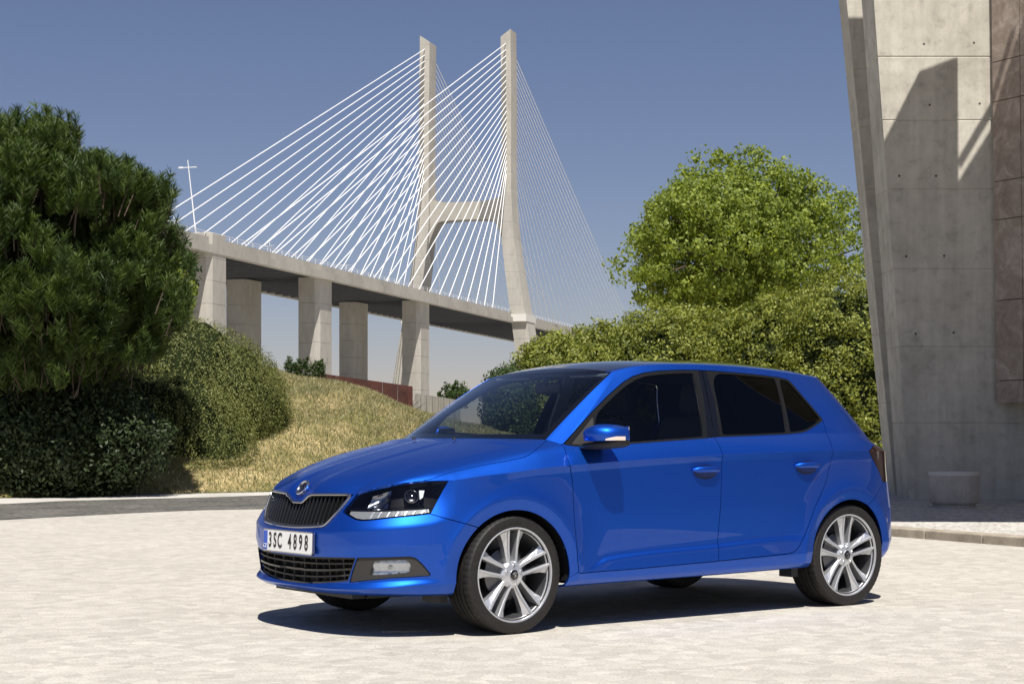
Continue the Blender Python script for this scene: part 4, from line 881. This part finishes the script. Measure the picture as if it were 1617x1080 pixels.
# door handles: a flat patch painted dark as scoop shade, and a blue bar
def surf(x, z, M):
    d = np.hypot(M[0][:, 0] - x, M[0][:, 2] - z); k = np.argsort(d)[:4]; return float(np.average(M[0][k, 1], weights=1 / (d[k] + 1e-5)))
def handle(M, xc, zc, L, parents):
    for i, sg in enumerate((-1, 1)):
        s0 = surf(xc, zc, M); n = 20; rings = []
        for k in range(n + 1):                                   # the bar
            t = k / n * 2 - 1; x = xc + t * L / 2; e = max(0., 1 - abs(t) ** 5); s = s0 + .006 + .030 * (1 - t * t) ** .55 * .9; hh = .0165 * (.35 + .65 * e); th = .010 * (.4 + .6 * e)
            zc_ = zc + .004 * (1 - t * t)
            rings.append([(x, sg * (s + th * math.cos(a)), zc_ + hh * math.sin(a)) for a in np.linspace(0, 2 * math.pi, 12, endpoint=False)])
        h = MB().loft(rings).build('door_handle', paint, parents[i], True)
        V = []; F = []                                           # flat patch on the skin, recess shade painted into its colour
        rr = np.linspace(0, 1, 7); th = np.linspace(0, 2 * math.pi, 28, endpoint=False); P = []
        for r_ in rr:
            for a in th:
                x = xc + L * .43 * r_ * math.cos(a); z = zc - .012 + .040 * r_ * math.sin(a); P.append((x, sg * (surf(x, z, M) + .0012), z))
        for a_ in range(6):
            for b_ in range(28): F.append((a_ * 28 + b_, a_ * 28 + (b_ + 1) % 28, (a_ + 1) * 28 + (b_ + 1) % 28, (a_ + 1) * 28 + b_))
        sc = MB().add(P, F).build('scoop_shade_patch', scoop_shade_m, h, True)
scoop_shade_m = mat('scoop_shade_paint', (.003, .012, .075), .45, .3, coat=1.)
handle(fd, 1.288, .822, .205, FDO); handle(rd, 2.085, .838, .200, RDO)
# ---- nose details
def at_u(u, z, d):
    """a point d metres behind the nose surface at unrolled position u, height z (near half, s >= 0)"""
    P = plan(np.array([abs(u)]))[0] + nrm(np.array([abs(u)]))[0] * d; return (float(P[0]), float(P[1]) * (1 if u >= 0 else -1), z)
def wd(u, z):
    """depth of the outer skin behind the base plan curve"""
    u = abs(u); i = int(np.argmin(abs(WU - u))); r_ = WG[i]; x = np.interp(z, r_[:, 2], r_[:, 0]); s = np.interp(z, r_[:, 2], r_[:, 1])
    p = plan(np.array([u]))[0]; nn = nrm(np.array([u]))[0]; return float((x - p[0]) * nn[0] + (s - p[1]) * nn[1])
def skin(u, z, off=0.): return at_u(u, z, wd(u, z) + off)
def tube(name, pts, rx, m, parent, ry=None, n=8, closed=False):
    P = [Vector(p) for p in pts]; ry = ry or rx; rings = []; N = len(P)
    for k in range(N):
        a = P[(k - 1) % N] if (closed or k > 0) else P[k]; b = P[(k + 1) % N] if (closed or k < N - 1) else P[k]
        d = (b - a).normalized(); up = Vector((-1, 0, 0)); v = d.cross(up).normalized(); u_ = v.cross(d)
        rings.append([P[k] + u_ * ry * math.cos(t) + v * rx * math.sin(t) for t in np.linspace(0, 2 * math.pi, n, endpoint=False)])
    mb = MB()
    if closed: rings.append(rings[0])
    return mb.loft(rings, True, not closed).build(name, m, parent, True)
def mirror_path(right):       # right: list of (u,z) from centre outwards
    return [(-u, z) for u, z in right[::-1]] + list(right)
# grille: chrome-edged frame, black backing, vertical ribs
gtop = [(0, .664), (.048, .664), (.075, .677), (.115, .699), (.145, .708), (.28, .7115), (.451, .7140)]
gbot = [(0, .539), (.072, .5395), (.22, .547), (.303, .554), (.325, .561), (.343, .575), (.395, .632), (.451, .7140)]
def dens(p, k=5):
    o = []
    for a, b in zip(p[:-1], p[1:]): o += [(a[0] + (b[0] - a[0]) * t, a[1] + (b[1] - a[1]) * t) for t in np.linspace(0, 1, k, endpoint=False)]
    return o + [p[-1]]
gt = dens(gtop); gb = dens(gbot)
loop = [(-u, z) for u, z in gt[::-1]] + gt[1:] + gb[::-1][1:] + [(-u, z) for u, z in gb[1:-1]]
loop = np.array(loop); loop = loop * .6 + .2 * np.roll(loop, 1, 0) + .2 * np.roll(loop, -1, 0)
grille = tube('grille', [skin(u, z, -.002) for u, z in loop], .0075, satin, car, .010, 8, True)
tube('grille_edge', [skin(u * .975, .627 + (z - .627) * .93, .004) for u, z in loop], .006, blackp, grille, .01, 6, True)
def zt(u): return np.interp(abs(u), [a for a, b in gtop], [b for a, b in gtop])
def zb(u): return np.interp(abs(u), [a for a, b in gbot], [b for a, b in gbot])
P = []; F = []
us = np.linspace(-.44, .44, 45)
for u in us: P += [skin(u, zb(u) + .004, .055), skin(u, zt(u) - .004, .055)]
F = [(2 * i, 2 * i + 2, 2 * i + 3, 2 * i + 1) for i in range(44)]
MB().add(P, F).build('grille_backing', blackp, grille)
ribm = mat('grille_rib', (.010, .010, .011), .30, coat=.4)
for k in range(-13, 13):
    u = (k + .5) * .0335
    if abs(u) > .425: continue
    t0 = zt(u) - .008; b0 = zb(u) + .007
    if t0 - b0 < .012: continue
    mb = MB(); rings = []
    for q in np.linspace(0, 1, 7):
        z = b0 + (t0 - b0) * q; du = .0058; uu = u + (.010 * (q - .5) * (1 if u > 0 else -1)) * .6
        rings.append([skin(uu - du, z, .012), skin(uu - du * .35, z, .003), skin(uu + du * .35, z, .003), skin(uu + du, z, .012), skin(uu + du * .6, z, .05), skin(uu - du * .6, z, .05)])
    mb.loft(rings).build('grille_rib', ribm, grille, True, 40)
# badge: ring with a winged arrow
bx, bz = -.757, .7375
bn = Vector((-.80, 0, .60)).normalized(); bt = Vector((0, -1, 0)); bu = bn.cross(bt) * 1.0
if bu.z < 0: bu = -bu
def bpt(a, b, h=0): return Vector((bx, 0, bz)) + bt * a + bu * b + bn * h
badge = tube('badge', [bpt(.041 * math.cos(t), .041 * math.sin(t), .006) for t in np.linspace(0, 2 * math.pi, 40, endpoint=False)], .0055, chrome, car, .006, 8, True)
def badge_disc(name, m, r, h, parent):
    ring = [bpt(r * math.cos(t), r * math.sin(t), h) for t in np.linspace(0, 2 * math.pi, 32, endpoint=False)]; return MB().prism(ring, bn * -.012, (0, 0, 0)).build(name, m, parent, True)
badge_disc('badge_disc', satin, .039, .0035, badge)
ARROW = [[(-.004, -.030), (.004, -.030), (.004, -.004), (.016, -.016), (.020, -.012), (.002, .010), (-.010, -.002), (-.007, -.005), (-.004, -.002)],
         [(-.022, .004), (-.004, .010), (.010, .026), (.000, .029), (-.018, .020), (-.030, .006)], [(.008, .012), (.026, .004), (.024, .016), (.014, .024)]]
for a in ARROW: MB().prism([bpt(p, q, .0036) for p, q in a], (0, 0, 0), bn * .002).build('badge_emblem', glossb, badge)
# lower intake with bars
tube('intake_frame', [skin(u, z, .004) for u, z in [(-a, b) for a, b in dens(INT[1:3] + [(.474, .284)], 6)[::-1]] + dens(INT[1:3] + [(.474, .284)], 6)], .004, blackp, car, .006, 6)
intake = emit('intake_backing', finish_in := int_in, blackp, lip=0, inset=.06)
def int_hi(u): return np.interp(abs(u), [0, .25, .532], [.392, .394, .402])
def int_lo(u): return np.interp(abs(u), [0, .12, .25, .40, .474], [.250, .253, .2605, .274, .284])
for j, q in enumerate((.03, .25, .50, .75, .965)):
    ext = .474 + .058 * q - .006
    uu = np.linspace(-ext, ext, 41); rings = []
    for u in uu:
        z = int_lo(u) + (int_hi(u) - int_lo(u)) * q; fw = .0; dp = .010 if j != 2 else (-.004 if abs(abs(u) - .27) < .17 else .014)
        hh = .0042 if j != 2 else .005
        rings.append([skin(u, z - hh, dp), skin(u, z + hh, dp), skin(u, z + hh, .055), skin(u, z - hh, .055)])
    MB().loft(rings).build('intake_bar', ribm if j == 2 else darkp, intake)
for u in (-.44, -.335, -.225, -.11, 0., .11, .225, .335, .44):
    z0, z1 = int_lo(u) + .002, int_hi(u) - .002
    MB().loft([[skin(u - .003, z, .016), skin(u + .003, z, .016), skin(u + .003, z, .05), skin(u - .003, z, .05)] for z in (z0, (z0 + z1) / 2, z1)]).build('intake_post', darkp, intake)
FREFL = mat('fog_chrome', (.78, .79, .81), .25, .7)
# fog lamps: dark surround, clear lens with a reflector
FL = [(.630, .390), (.72, .393), (.80, .395), (.822, .378), (.828, .366), (.820, .330), (.70, .319), (.604, .314), (.615, .352)]
fl_in, fs = cut(fog_in, sdp(FL, fog_in[0][:, UZ]))
fogs = pair('fog_lamp', fs, darkp, lip=.02, inset=.006)
pair('fog_lens', fl_in, glass_l, fogs, lip=.004, inset=.008)
for i, sg in enumerate((-1, 1)):
    def fp(u, z, d): p = skin(u, z, d); return (p[0], p[1] * sg, p[2])
    mb = MB(); c = (.715, .354); P = []; F = []
    rr = np.linspace(0, 1, 8); th = np.linspace(0, 2 * math.pi, 24, endpoint=False)
    for r_ in rr:
        for a in th:
            P.append(fp(c[0] + .105 * r_ * math.copysign(abs(math.cos(a)) ** .6, math.cos(a)), c[1] + .040 * r_ * math.copysign(abs(math.sin(a)) ** .6, math.sin(a)), .055 - .038 * r_ ** 2))
    for a_ in range(7):
        for b_ in range(24): F.append((a_ * 24 + b_, a_ * 24 + (b_ + 1) % 24, (a_ + 1) * 24 + (b_ + 1) % 24, (a_ + 1) * 24 + b_))
    Vr, Fr = finish(fl_in, 0, .034); ur = Vr[:, 3]; Vr = Vr[:, :3] * (1, sg, 1); Vr[:, 0] += .0018 * np.sin(ur * 140.) + .004 * np.cos(Vr[:, 2] * 110.)
    link('fog_reflector', mesh_np('fog_reflector', Vr, Fr if sg > 0 else Fr[:, [0, 2, 1]], True), FREFL, fogs[i])
    rings = [[fp(c[0] + .012 * math.cos(a), c[1] + .011 * math.sin(a), d) for a in th] for d in (.050, .024, .020)]
    MB().loft(rings).build('fog_bulb', ledm, fogs[i], True)
    V, F_ = finish(fog_in, 0, .06); V = V[:, :3] * (1, sg, 1); link('fog_housing', mesh_np('fog_housing', V, F_ if sg > 0 else F_[:, [0, 2, 1]], True), darkp, fogs[i])
# head lamps
hls = pair('headlamp', hl_in, glass_l, lip=.006, inset=.001)
hsm = mat('lamp_housing', (.003, .003, .004), .5, spec=.1)
lrefl = mat('lamp_chrome', (.32, .33, .36), .2, 1.)
for i, sg in enumerate((-1, 1)):
    def hp(u, z, d): p = skin(u, z, d); return (p[0], p[1] * sg, p[2])
    V, F_ = finish(hl_in, 0, .075); V = V[:, :3] * (1, sg, 1); link('lamp_housing', mesh_np('lamp_housing', V, F_ if sg > 0 else F_[:, [0, 2, 1]], True), hsm, hls[i])
    # bezel shelf between the main units and the daytime strip
    top = lambda u: np.interp(u, [.45, .55, .70, .85, .95], [.636, .6355, .638, .645, .652])
    bot = lambda u: np.interp(u, [.43, .452, .519, .56, .60, .724, .855, .93], [.626, .618, .594, .590, .592, .605, .617, .626])
    us = np.linspace(.452, .942, 40)
    MB().loft([[hp(u, top(u) - .004, .012), hp(u, top(u) + .002, .012), hp(u, top(u) + .012, .07), hp(u, top(u) - .004, .07)] for u in us]).build('lamp_bezel', glossb, hls[i])
    us = np.linspace(.465, .925, 60)
    MB().loft([[hp(u, bot(u) + .003, .008), hp(u, max(top(u) - .006, bot(u) + .004), .014), hp(u, max(top(u) - .006, bot(u) + .004), .05), hp(u, bot(u) + .003, .05)] for u in us]).build('daytime_strip', ledm, hls[i])
    for u in (.60, .645, .695, .745, .79, .835, .88):
        MB().loft([[hp(u + k * .014, bot(u) + .004 + k * (top(u) - bot(u) - .012), d) for d in (.003, .012)] + [hp(u + .007 + k * .014, bot(u) + .004 + k * (top(u) - bot(u) - .012), d) for d in (.012, .003)] for k in (0, 1)]).build('daytime_rib', refl, hls[i])
    # inner reflector (curved, open) and outer projector
    P = []; F = []; us = np.linspace(.555, .690, 16); zs = np.linspace(0, 1, 10)
    for u in us:
        for q in zs:
            a = (u - .555) / .135; zc = .646 + q * (.058 + .03 * a); P.append(hp(u + .018 * q, zc, .030 + .035 * math.sin(math.pi * min(1, a * .85 + .1)) * (.35 + .65 * math.sin(math.pi * q))))
    F = [(r_ * 10 + c_, (r_ + 1) * 10 + c_, (r_ + 1) * 10 + c_ + 1, r_ * 10 + c_ + 1) for r_ in range(15) for c_ in range(9)]
    MB().add(P, F).build('lamp_reflector', lrefl, hls[i], True)
    c = (.838, .706); th = np.linspace(0, 2 * math.pi, 32, endpoint=False)
    def ring(ru, rz, d): return [hp(c[0] + ru * math.cos(a), c[1] + rz * math.sin(a), d) for a in th]
    MB().loft([ring(.048, .037, .062), ring(.042, .032, .030), ring(.038, .029, .028), ring(.034, .026, .046)], caps=False).build('projector_ring', satin, hls[i], True)
    MB().loft([ring(.033, .025, .055), ring(.031, .024, .036), ring(.021, .016, .025), ring(.008, .006, .021)]).build('projector_lens', glossb, hls[i], True)
    P = []
    MB().loft([[hp(u, z, d) for u, z in ((.885, .735), (.915, .735), (.902, .70), (.885, .69))] for d in (.03, .05)]).build('lamp_accent', refl, hls[i])
# number plate
pl_ = empty('number_plate', (-.852, 0, .4605), 0, car); pl_.rotation_euler = (0, math.radians(2.), 0)
def rrect(w_, h_, r_, n=5):
    o = []
    for cx, cz, a0 in ((w_ - r_, h_ - r_, 0), (-w_ + r_, h_ - r_, 90), (-w_ + r_, -h_ + r_, 180), (w_ - r_, -h_ + r_, 270)):
        for k in range(n + 1):
            t = math.radians(a0 + 90 * k / n); o.append((0, cx + r_ * math.cos(t), cz + r_ * math.sin(t)))
    return o
MB().prism(rrect(.264, .0590, .012), (0, 0, 0), (.014, 0, 0)).build('plate_frame', satin, pl_)
MB().prism(rrect(.257, .0525, .009), (-.0015, 0, 0), (.010, 0, 0)).build('plate_face', whitep, pl_)
def flat(name, y0, y1, z0, z1, x, m, par): return MB().prism([(x, y0, z0), (x, y1, z0), (x, y1, z1), (x, y0, z1)], (0, 0, 0), (.0015, 0, 0)).build(name, m, par)
# local +y is the viewer's left when the nose is seen from the front
flat('plate_band', .212, .2545, -.050, .050, -.003, blue_eu, pl_)
def text_mesh(name, s, size, m, parent, loc, rot, sx=1., ext=.0006, bold=0.):
    cu = bpy.data.curves.new(name, 'FONT'); cu.body = s; cu.size = size; cu.align_x = 'CENTER'; cu.align_y = 'CENTER'; cu.extrude = ext; cu.offset = bold
    to = bpy.data.objects.new(name + '_tmp', cu); COL.objects.link(to); bpy.context.view_layer.update()
    me = bpy.data.meshes.new_from_object(to.evaluated_get(bpy.context.evaluated_depsgraph_get())); bpy.data.objects.remove(to); me.name = name
    o = link(name, me, m, parent, loc, rot); o.scale = (sx, 1, 1); return o
RT = (math.radians(90), 0, math.radians(-90))
for s_, y_ in (('3', .180), ('S', .128), ('C', .076), ('4', -.030), ('8', -.088), ('9', -.146), ('8', -.204)):
    text_mesh('plate_letter', s_, .108, inkm, pl_, (-.0030, y_, 0), RT, .66, .0005, .0018)
text_mesh('plate_letter', 'CZ', .030, whitep, pl_, (-.0042, .2335, -.030), RT, .9)
# ---- door mirrors
def mirror(sg, par):
    # the far mirror is folded back against its window
    def q(x, s, z): return (x, s * sg, z) if sg < 0 else (.60 + (s - .80) * .80, (.835 + (.60 - x) * .35), z)
    rings = []                                              # blue cap, lofted outwards
    for s, xc, zc, lx, lz in ((.838, .525, 1.008, .030, .020), (.846, .52, 1.009, .080, .036), (.870, .52, 1.012, .105, .048), (.915, .524, 1.015, .112, .056), (.96, .532, 1.015, .106, .054), (1.0, .544, 1.012, .092, .047), (1.020, .556, 1.008, .070, .038), (1.028, .566, 1.006, .036, .022)):
        r_ = []
        for a in np.linspace(0, 2 * math.pi, 24, endpoint=False):
            cx, sz = math.cos(a), math.sin(a); z = zc + lz * math.copysign(abs(sz) ** .75, sz); x = xc + lx * math.copysign(abs(cx) ** .8, cx)
            x = min(x, .607); z = max(z, zc - lz * .62); r_.append(q(x, s, z))
        rings.append(r_)
    mo = MB().loft(rings).build('door_mirror', paint, par, True, 50)
    rings = []
    for s, xc, zc, lx, lz in ((.79, .505, .953, .060, .014), (.85, .515, .956, .085, .019), (.90, .525, .960, .088, .020), (.98, .54, .966, .078, .021), (1.012, .552, .971, .064, .019), (1.026, .562, .975, .040, .012)):
        rings.append([q(xc + lx * math.copysign(abs(math.cos(a)) ** .6, math.cos(a)), s, zc + lz * math.copysign(abs(math.sin(a)) ** .6, math.sin(a))) for a in np.linspace(0, 2 * math.pi, 20, endpoint=False)])
    MB().loft(rings).build('mirror_foot', blackp, mo, True, 50)
    rings = [[q(xc_, s, z) for xc_, z in ((.6065, .982), (.6065, 1.058), (.612, 1.056), (.612, .984))] for s in (.862, 1.012)]
    MB().loft(rings).build('mirror_glass', chrome, mo)
    rings = []; SI = lambda x: float(np.interp(x, [.455, .47, .486, .51, .53, .57], [1.0035, 1.0125, 1.0215, 1.0275, 1.0295, 1.0305]))
    for x, k in ((.456, .35), (.47, .6), (.486, .8), (.51, 1.), (.53, 1.), (.57, 1.)):
        rings.append([q(x, SI(x), .986), q(x, SI(x), .986 + .020 * k), q(x + .01, SI(x) - .02, .986 + .020 * k), q(x + .01, SI(x) - .02, .986)])
    MB().loft(rings).build('mirror_indicator', indic, mo)
for i, sg in enumerate((-1, 1)): mirror(sg, FDO[i])
# ---- wheels
TYR = [(.226, -.088), (.236, -.100), (.252, -.1065), (.272, -.107), (.289, -.1045), (.2975, -.0985), (.3012, -.089), (.3018, -.072), (.3018, -.0555), (.2885, -.0545), (.2885, -.0475), (.3020, -.0465), (.3020, -.0195), (.2885, -.0185), (.2885, -.0105), (.3020, -.0095),
       (.3020, .0095), (.2885, .0105), (.2885, .0185), (.3020, .0195), (.3020, .0465), (.2885, .0475), (.2885, .0545), (.3018, .0555), (.3018, .072), (.3012, .089), (.2975, .0985), (.289, .1045), (.272, .107), (.252, .1065), (.226, .095)]
def tyre_mesh():
    V, F = lathe(TYR, 240); ang = np.arctan2(V[:, 2], V[:, 0]); r = np.hypot(V[:, 0], V[:, 2]); k = np.repeat(np.arange(240), len(TYR))
    sipe = ((k % 4) == 0) & (r > .2965) & (np.abs(V[:, 1]) > .05); V[sipe, 0] *= .9915; V[sipe, 2] *= .9915
    return mesh_np('tyre', V, F, True, 25)
tyre_me = tyre_mesh()
RIM = [(.226, .095), (.232, -.093), (.2405, -.0975), (.2425, -.103), (.2395, -.1045), (.2345, -.1030), (.2315, -.094), (.224, -.080)]
V, F = lathe([(.224, -.080), (.214, -.05), (.208, .02), (.205, .08), (.0, .085)], 64); barrel_me = mesh_np('barrel', V, F, True, 40); barrel_me.materials.append(alloyd)
V, F = lathe(RIM, 96); rim_me = mesh_np('rim', V, F, True, 40)
V, F = lathe([(0, -.060), (.045, -.060), (.135, -.020), (.137, -.012), (.137, .004), (.05, .004), (0, .004)], 64); disc_me = mesh_np('disc', V, F, True, 30)
V, F = lathe([(0, -.094), (.018, -.0945), (.0265, -.092), (.029, -.086), (.031, -.088), (.060, -.0835), (.070, -.074), (.066, -.045), (0, -.045)], 48); hub_me = mesh_np('hub', V, F, True, 30)
V, F = lathe([(0, -.0975), (.020, -.0970), (.0245, -.095), (.0265, -.091)], 32); cap_me = mesh_np('cap', V, F, True, 40)
def rot_y(P, a): c, s = math.cos(a), math.sin(a); return [(p[0] * c - p[2] * s, p[1], p[0] * s + p[2] * c) for p in P]
def spoke_me(sgn):
    # outline in the wheel plane (across, up): a slim inner edge and a wide outer blade
    st = [(.045, .012, .032, -.0865), (.085, .0165, .037, -.083), (.13, .0205, .045, -.084), (.175, .0235, .058, -.089), (.205, .0255, .073, -.094), (.228, .0265, .084, -.098)]
    L, R = [], []
    rings = []
    for rr_, a, b, d in st:
        m1 = a + .0045; m2 = a + .0175
        ring = [(a * sgn, d + .0015, rr_), ((a + .002) * sgn, d, rr_), ((a + .0125) * sgn, d, rr_), ((a + .0145) * sgn, d + .0055, rr_), (b * sgn, d + .007 + .013 * (rr_ / .226), rr_), ((b - .004) * sgn, -.030, rr_), ((a + .002) * sgn, -.020, rr_)]
        rings.append(ring if sgn < 0 else ring[::-1])
    mb = MB().loft(rings); me = bpy.data.meshes.new('spoke'); me.from_pydata(mb.V, [], mb.F); me.update(); return me
sp_me = [spoke_me(-1), spoke_me(1)]
for me_ in sp_me: me_.materials.append(alloy)
for me_, m_ in ((tyre_me, rubber), (rim_me, alloy), (disc_me, disc), (hub_me, alloy), (cap_me, glossb)): me_.materials.append(m_)
V, F = lathe([(0, -.0925), (.006, -.0925), (.008, -.090), (.008, -.08)], 12); bolt_me = mesh_np('bolt', V, F, True, 30); bolt_me.materials.append(chrome)
mb = MB()
for a in ARROW: mb.prism([(p * .55, -.0975, q_ * .55) for p, q_ in a], (0, 0, 0), (0, -.0015, 0))
emb_me = bpy.data.meshes.new('emblem'); emb_me.from_pydata([tuple(v) for v in mb.V], [], mb.F); emb_me.materials.append(chrome)
def wheel(x, sg, steer=0., spin=0.):
    w_ = empty('wheel', (x, sg * .733, .302), 0, car); w_.rotation_euler = (0, 0, (0 if sg < 0 else math.pi) + steer)
    link('tyre', tyre_me, None, w_)
    rm = link('rim', rim_me, None, w_); link('rim_barrel', barrel_me, None, rm); link('brake_disc', disc_me, None, w_); link('hub', hub_me, None, w_); cp = link('centre_cap', cap_me, None, w_); link('cap_emblem', emb_me, None, cp)
    for k in range(5):
        a = k * 2 * math.pi / 5 + spin
        for me_ in sp_me: link('spoke', me_, None, rm, None, (0, -a, 0))
        link('wheel_bolt', bolt_me, None, w_, (.0475 * math.sin(a), 0, .0475 * math.cos(a)))
for x in (0, 2.47):
    for sg in (-1, 1): wheel(x, sg, math.radians(2.) * (1 if x == 0 else 0), .02 if x == 0 else -.02)
# wheel wells, floor and engine bay
for x in (0, 2.47):
    for sg in (-1, 1):
        rings = []
        lim = lambda xx: float(np.interp(xx, [-.36, 0, .36, 2.1, 2.47, 2.64, 2.83], [.765, .80, .825, .835, .82, .80, .745]))
        for s in (.44, .855):
            rings.append([(x + .352 * math.cos(a), sg * min(s, lim(x + .352 * math.cos(a))), .295 + .352 * math.sin(a)) for a in np.linspace(-.12, math.pi + .12, 30)])
        mb = MB().loft(rings, False, False); n_ = 30
        mb.F.append(tuple(range(30))); mb.build('wheel_liner', blackp, car)
def plate_box(name, x0, x1, s, z0, z1): return MB().box(((x0 + x1) / 2, 0, (z0 + z1) / 2), (x1 - x0, 2 * s, z1 - z0)).build(name, blackp, car)
plate_box('underbody', .40, 2.06, .72, .232, .26); plate_box('underbody', -.62, .395, .42, .185, .235); plate_box('underbody', 2.065, 2.95, .42, .21, .25); plate_box('splash_shield', -.70, -.625, .40, .185, .215)
MB().box((2.045, -.755, .215), (.05, .10, .05)).build('mud_flap', blackp, car); MB().box((2.045, .755, .215), (.05, .10, .05)).build('mud_flap', blackp, car); MB().box((-.36, -.64, .195), (.05, .16, .05)).build('air_deflector', blackp, car); MB().box((-.36, .64, .195), (.05, .16, .05)).build('air_deflector', blackp, car)
# ---- inner black liner behind the panels
lin = weld([wallM, grid_tris(SG)]); lin = cut(lin, .245 - lin[0][:, 2])[0]; lin = cut(lin, np.abs(lin[0][:, 0] - 1.30) - 1.55)[0]; _, lin = cut(lin, arch_phi(lin[0], .37)); emit('inner_liner', lin, blackp, lip=0, inset=.04)
eng = MB().box((-.10, 0, .50), (.8, .8, .42)); eng.build('engine_block', blackp, car)
MB().box((.36, 0, .62), (.02, 1.40, .62)).build('bulkhead', blackp, car)
# ---- cabin
MB().box((1.25, 0, .30), (1.7, 1.40, .10)).build('cabin_floor', cabin, car)
rings = []
for s in np.linspace(-.70, .70, 17):
    k = 1 - .10 * abs(s / .7) ** 2; rings.append([(.30 + .12 * abs(s / .7) ** 2, s, .985), (.62, s, .985 * 1.0), (.82, s, .965 - .0 * k), (.88, s, .90), (.84, s, .62), (.38, s, .62)])
MB().loft(rings).build('dashboard', cabin, car, True, 30)
MB().box((.78, -.36, .985), (.16, .34, .05)).build('instrument_hood', cabin, car, bevel=.015)
V_ = []
sw = empty('steering_wheel', (.97, -.36, .93), 0, car); sw.rotation_euler = (0, math.radians(-66), 0)
tube('wheel_rim', [(.185 * math.cos(t), .185 * math.sin(t), 0) for t in np.linspace(0, 2 * math.pi, 40, endpoint=False)], .014, cabin, sw, .014, 8, True)
for a in (0, math.pi, -math.pi / 2): MB().bar((0, 0, 0), (.0 + .18 * math.sin(a + math.pi / 2) * 0 + .18 * math.cos(a + math.pi), .18 * math.sin(a), 0) if a == -9 else (.18 * -math.sin(a) if abs(a) == math.pi / 2 else 0, .18 * math.cos(a), 0), .016).build('wheel_spoke', cabin, sw)
MB().bar((0, 0, -.03), (0, 0, .02), .07, .06, 20).build('wheel_hub', cabin, sw)
def rounded(name, c, d, m, parent, rot=(0, 0, 0), bev=.04):
    o = MB().box((0, 0, 0), d).build(name, m, parent, True, 60, bev, c, rot); o.modifiers['bevel'].segments = 4; return o
for y in (-.36, .36):
    st = empty('front_seat', (1.30, y, .40), 0, car)
    rounded('seat_cushion', (-.02, 0, .12), (.52, .50, .18), cabin, st); rounded('seat_back', (.29, 0, .42), (.16, .48, .62), cabin, st, (0, math.radians(16), 0), .06); rounded('headrest', (.40, 0, .83), (.10, .27, .19), cabin, st, (0, math.radians(10), 0), .045)
    for k in (-.06, .06): MB().bar((.375, k, .70), (.395, k, .80), .007).build('headrest_post', chrome, st)
rounded('rear_bench', (2.12, 0, .52), (.50, 1.30, .18), cabin, car); rounded('rear_backrest', (2.46, 0, .80), (.16, 1.26, .58), cabin, car, (0, math.radians(18), 0), .05)
for y in (-.40, 0, .40): rounded('rear_headrest', (2.56, y, 1.12), (.09, .24, .14), cabin, car, (0, math.radians(12), 0), .035)
rm_ = rounded('cabin_mirror', (.86, 0, 1.285), (.03, .23, .065), blackp, car, (0, 0, 0), .012); MB().bar((-.05, 0, .08), (0, 0, 0), .010).build('mirror_stem', blackp, rm_)
for y in (-.36, .36): rounded('sun_visor', (.93, y, 1.362), (.14, .34, .015), cabin2, car, (0, math.radians(-14), 0), .006)
hl_ = RG[:, :, :].copy(); hl_[..., 2] -= .035; V, F = grid_tris(hl_); emit('headlining', (V, F), cabin2, lip=0)
for sg in (-1, 1):
    pl2 = [(1.44, .62 * 1, 1.38), (1.52, .62, 1.38), (1.50, .775, .99), (1.40, .775, .99)]
    MB().prism([(x, s * sg, z) for x, s, z in pl2], (0, -.04 * sg, 0), (0, -.02 * sg, 0)).build('pillar_trim', cabin2, car)
# wipers, washer, roof aerial
for (a, b) in (((.20, -.30, 1.012), (.30, .22, 1.030)), ((.235, .18, 1.015), (.33, .60, 1.022))):
    wp = MB().bar(a, b, .006, .005, 6).build('wiper', blackp, car)
MB().bar((.06, -.20, .990), (.06, -.20, 1.003), .012, .008).build('washer_jet', blackp, car); MB().bar((.06, .20, .990), (.06, .20, 1.003), .012, .008).build('washer_jet', blackp, car)
# roof spoiler lip
sp = []
for s in np.linspace(-.52, .52, 27):
    e = 1 - abs(s / .535) ** 6; xb = 2.50 + .15 * (1 - (s / .535) ** 2); z_ = 1.372 + .030 * (1 - (s / .535) ** 2)
    sp.append([(xb - .06, s, z_ + .004), (xb + .035 * e, s, z_ - .008), (xb + .030 * e, s, z_ - .024), (xb - .02, s, z_ - .03)])
MB().loft(sp).build('roof_spoiler', paint, car, True, 40)
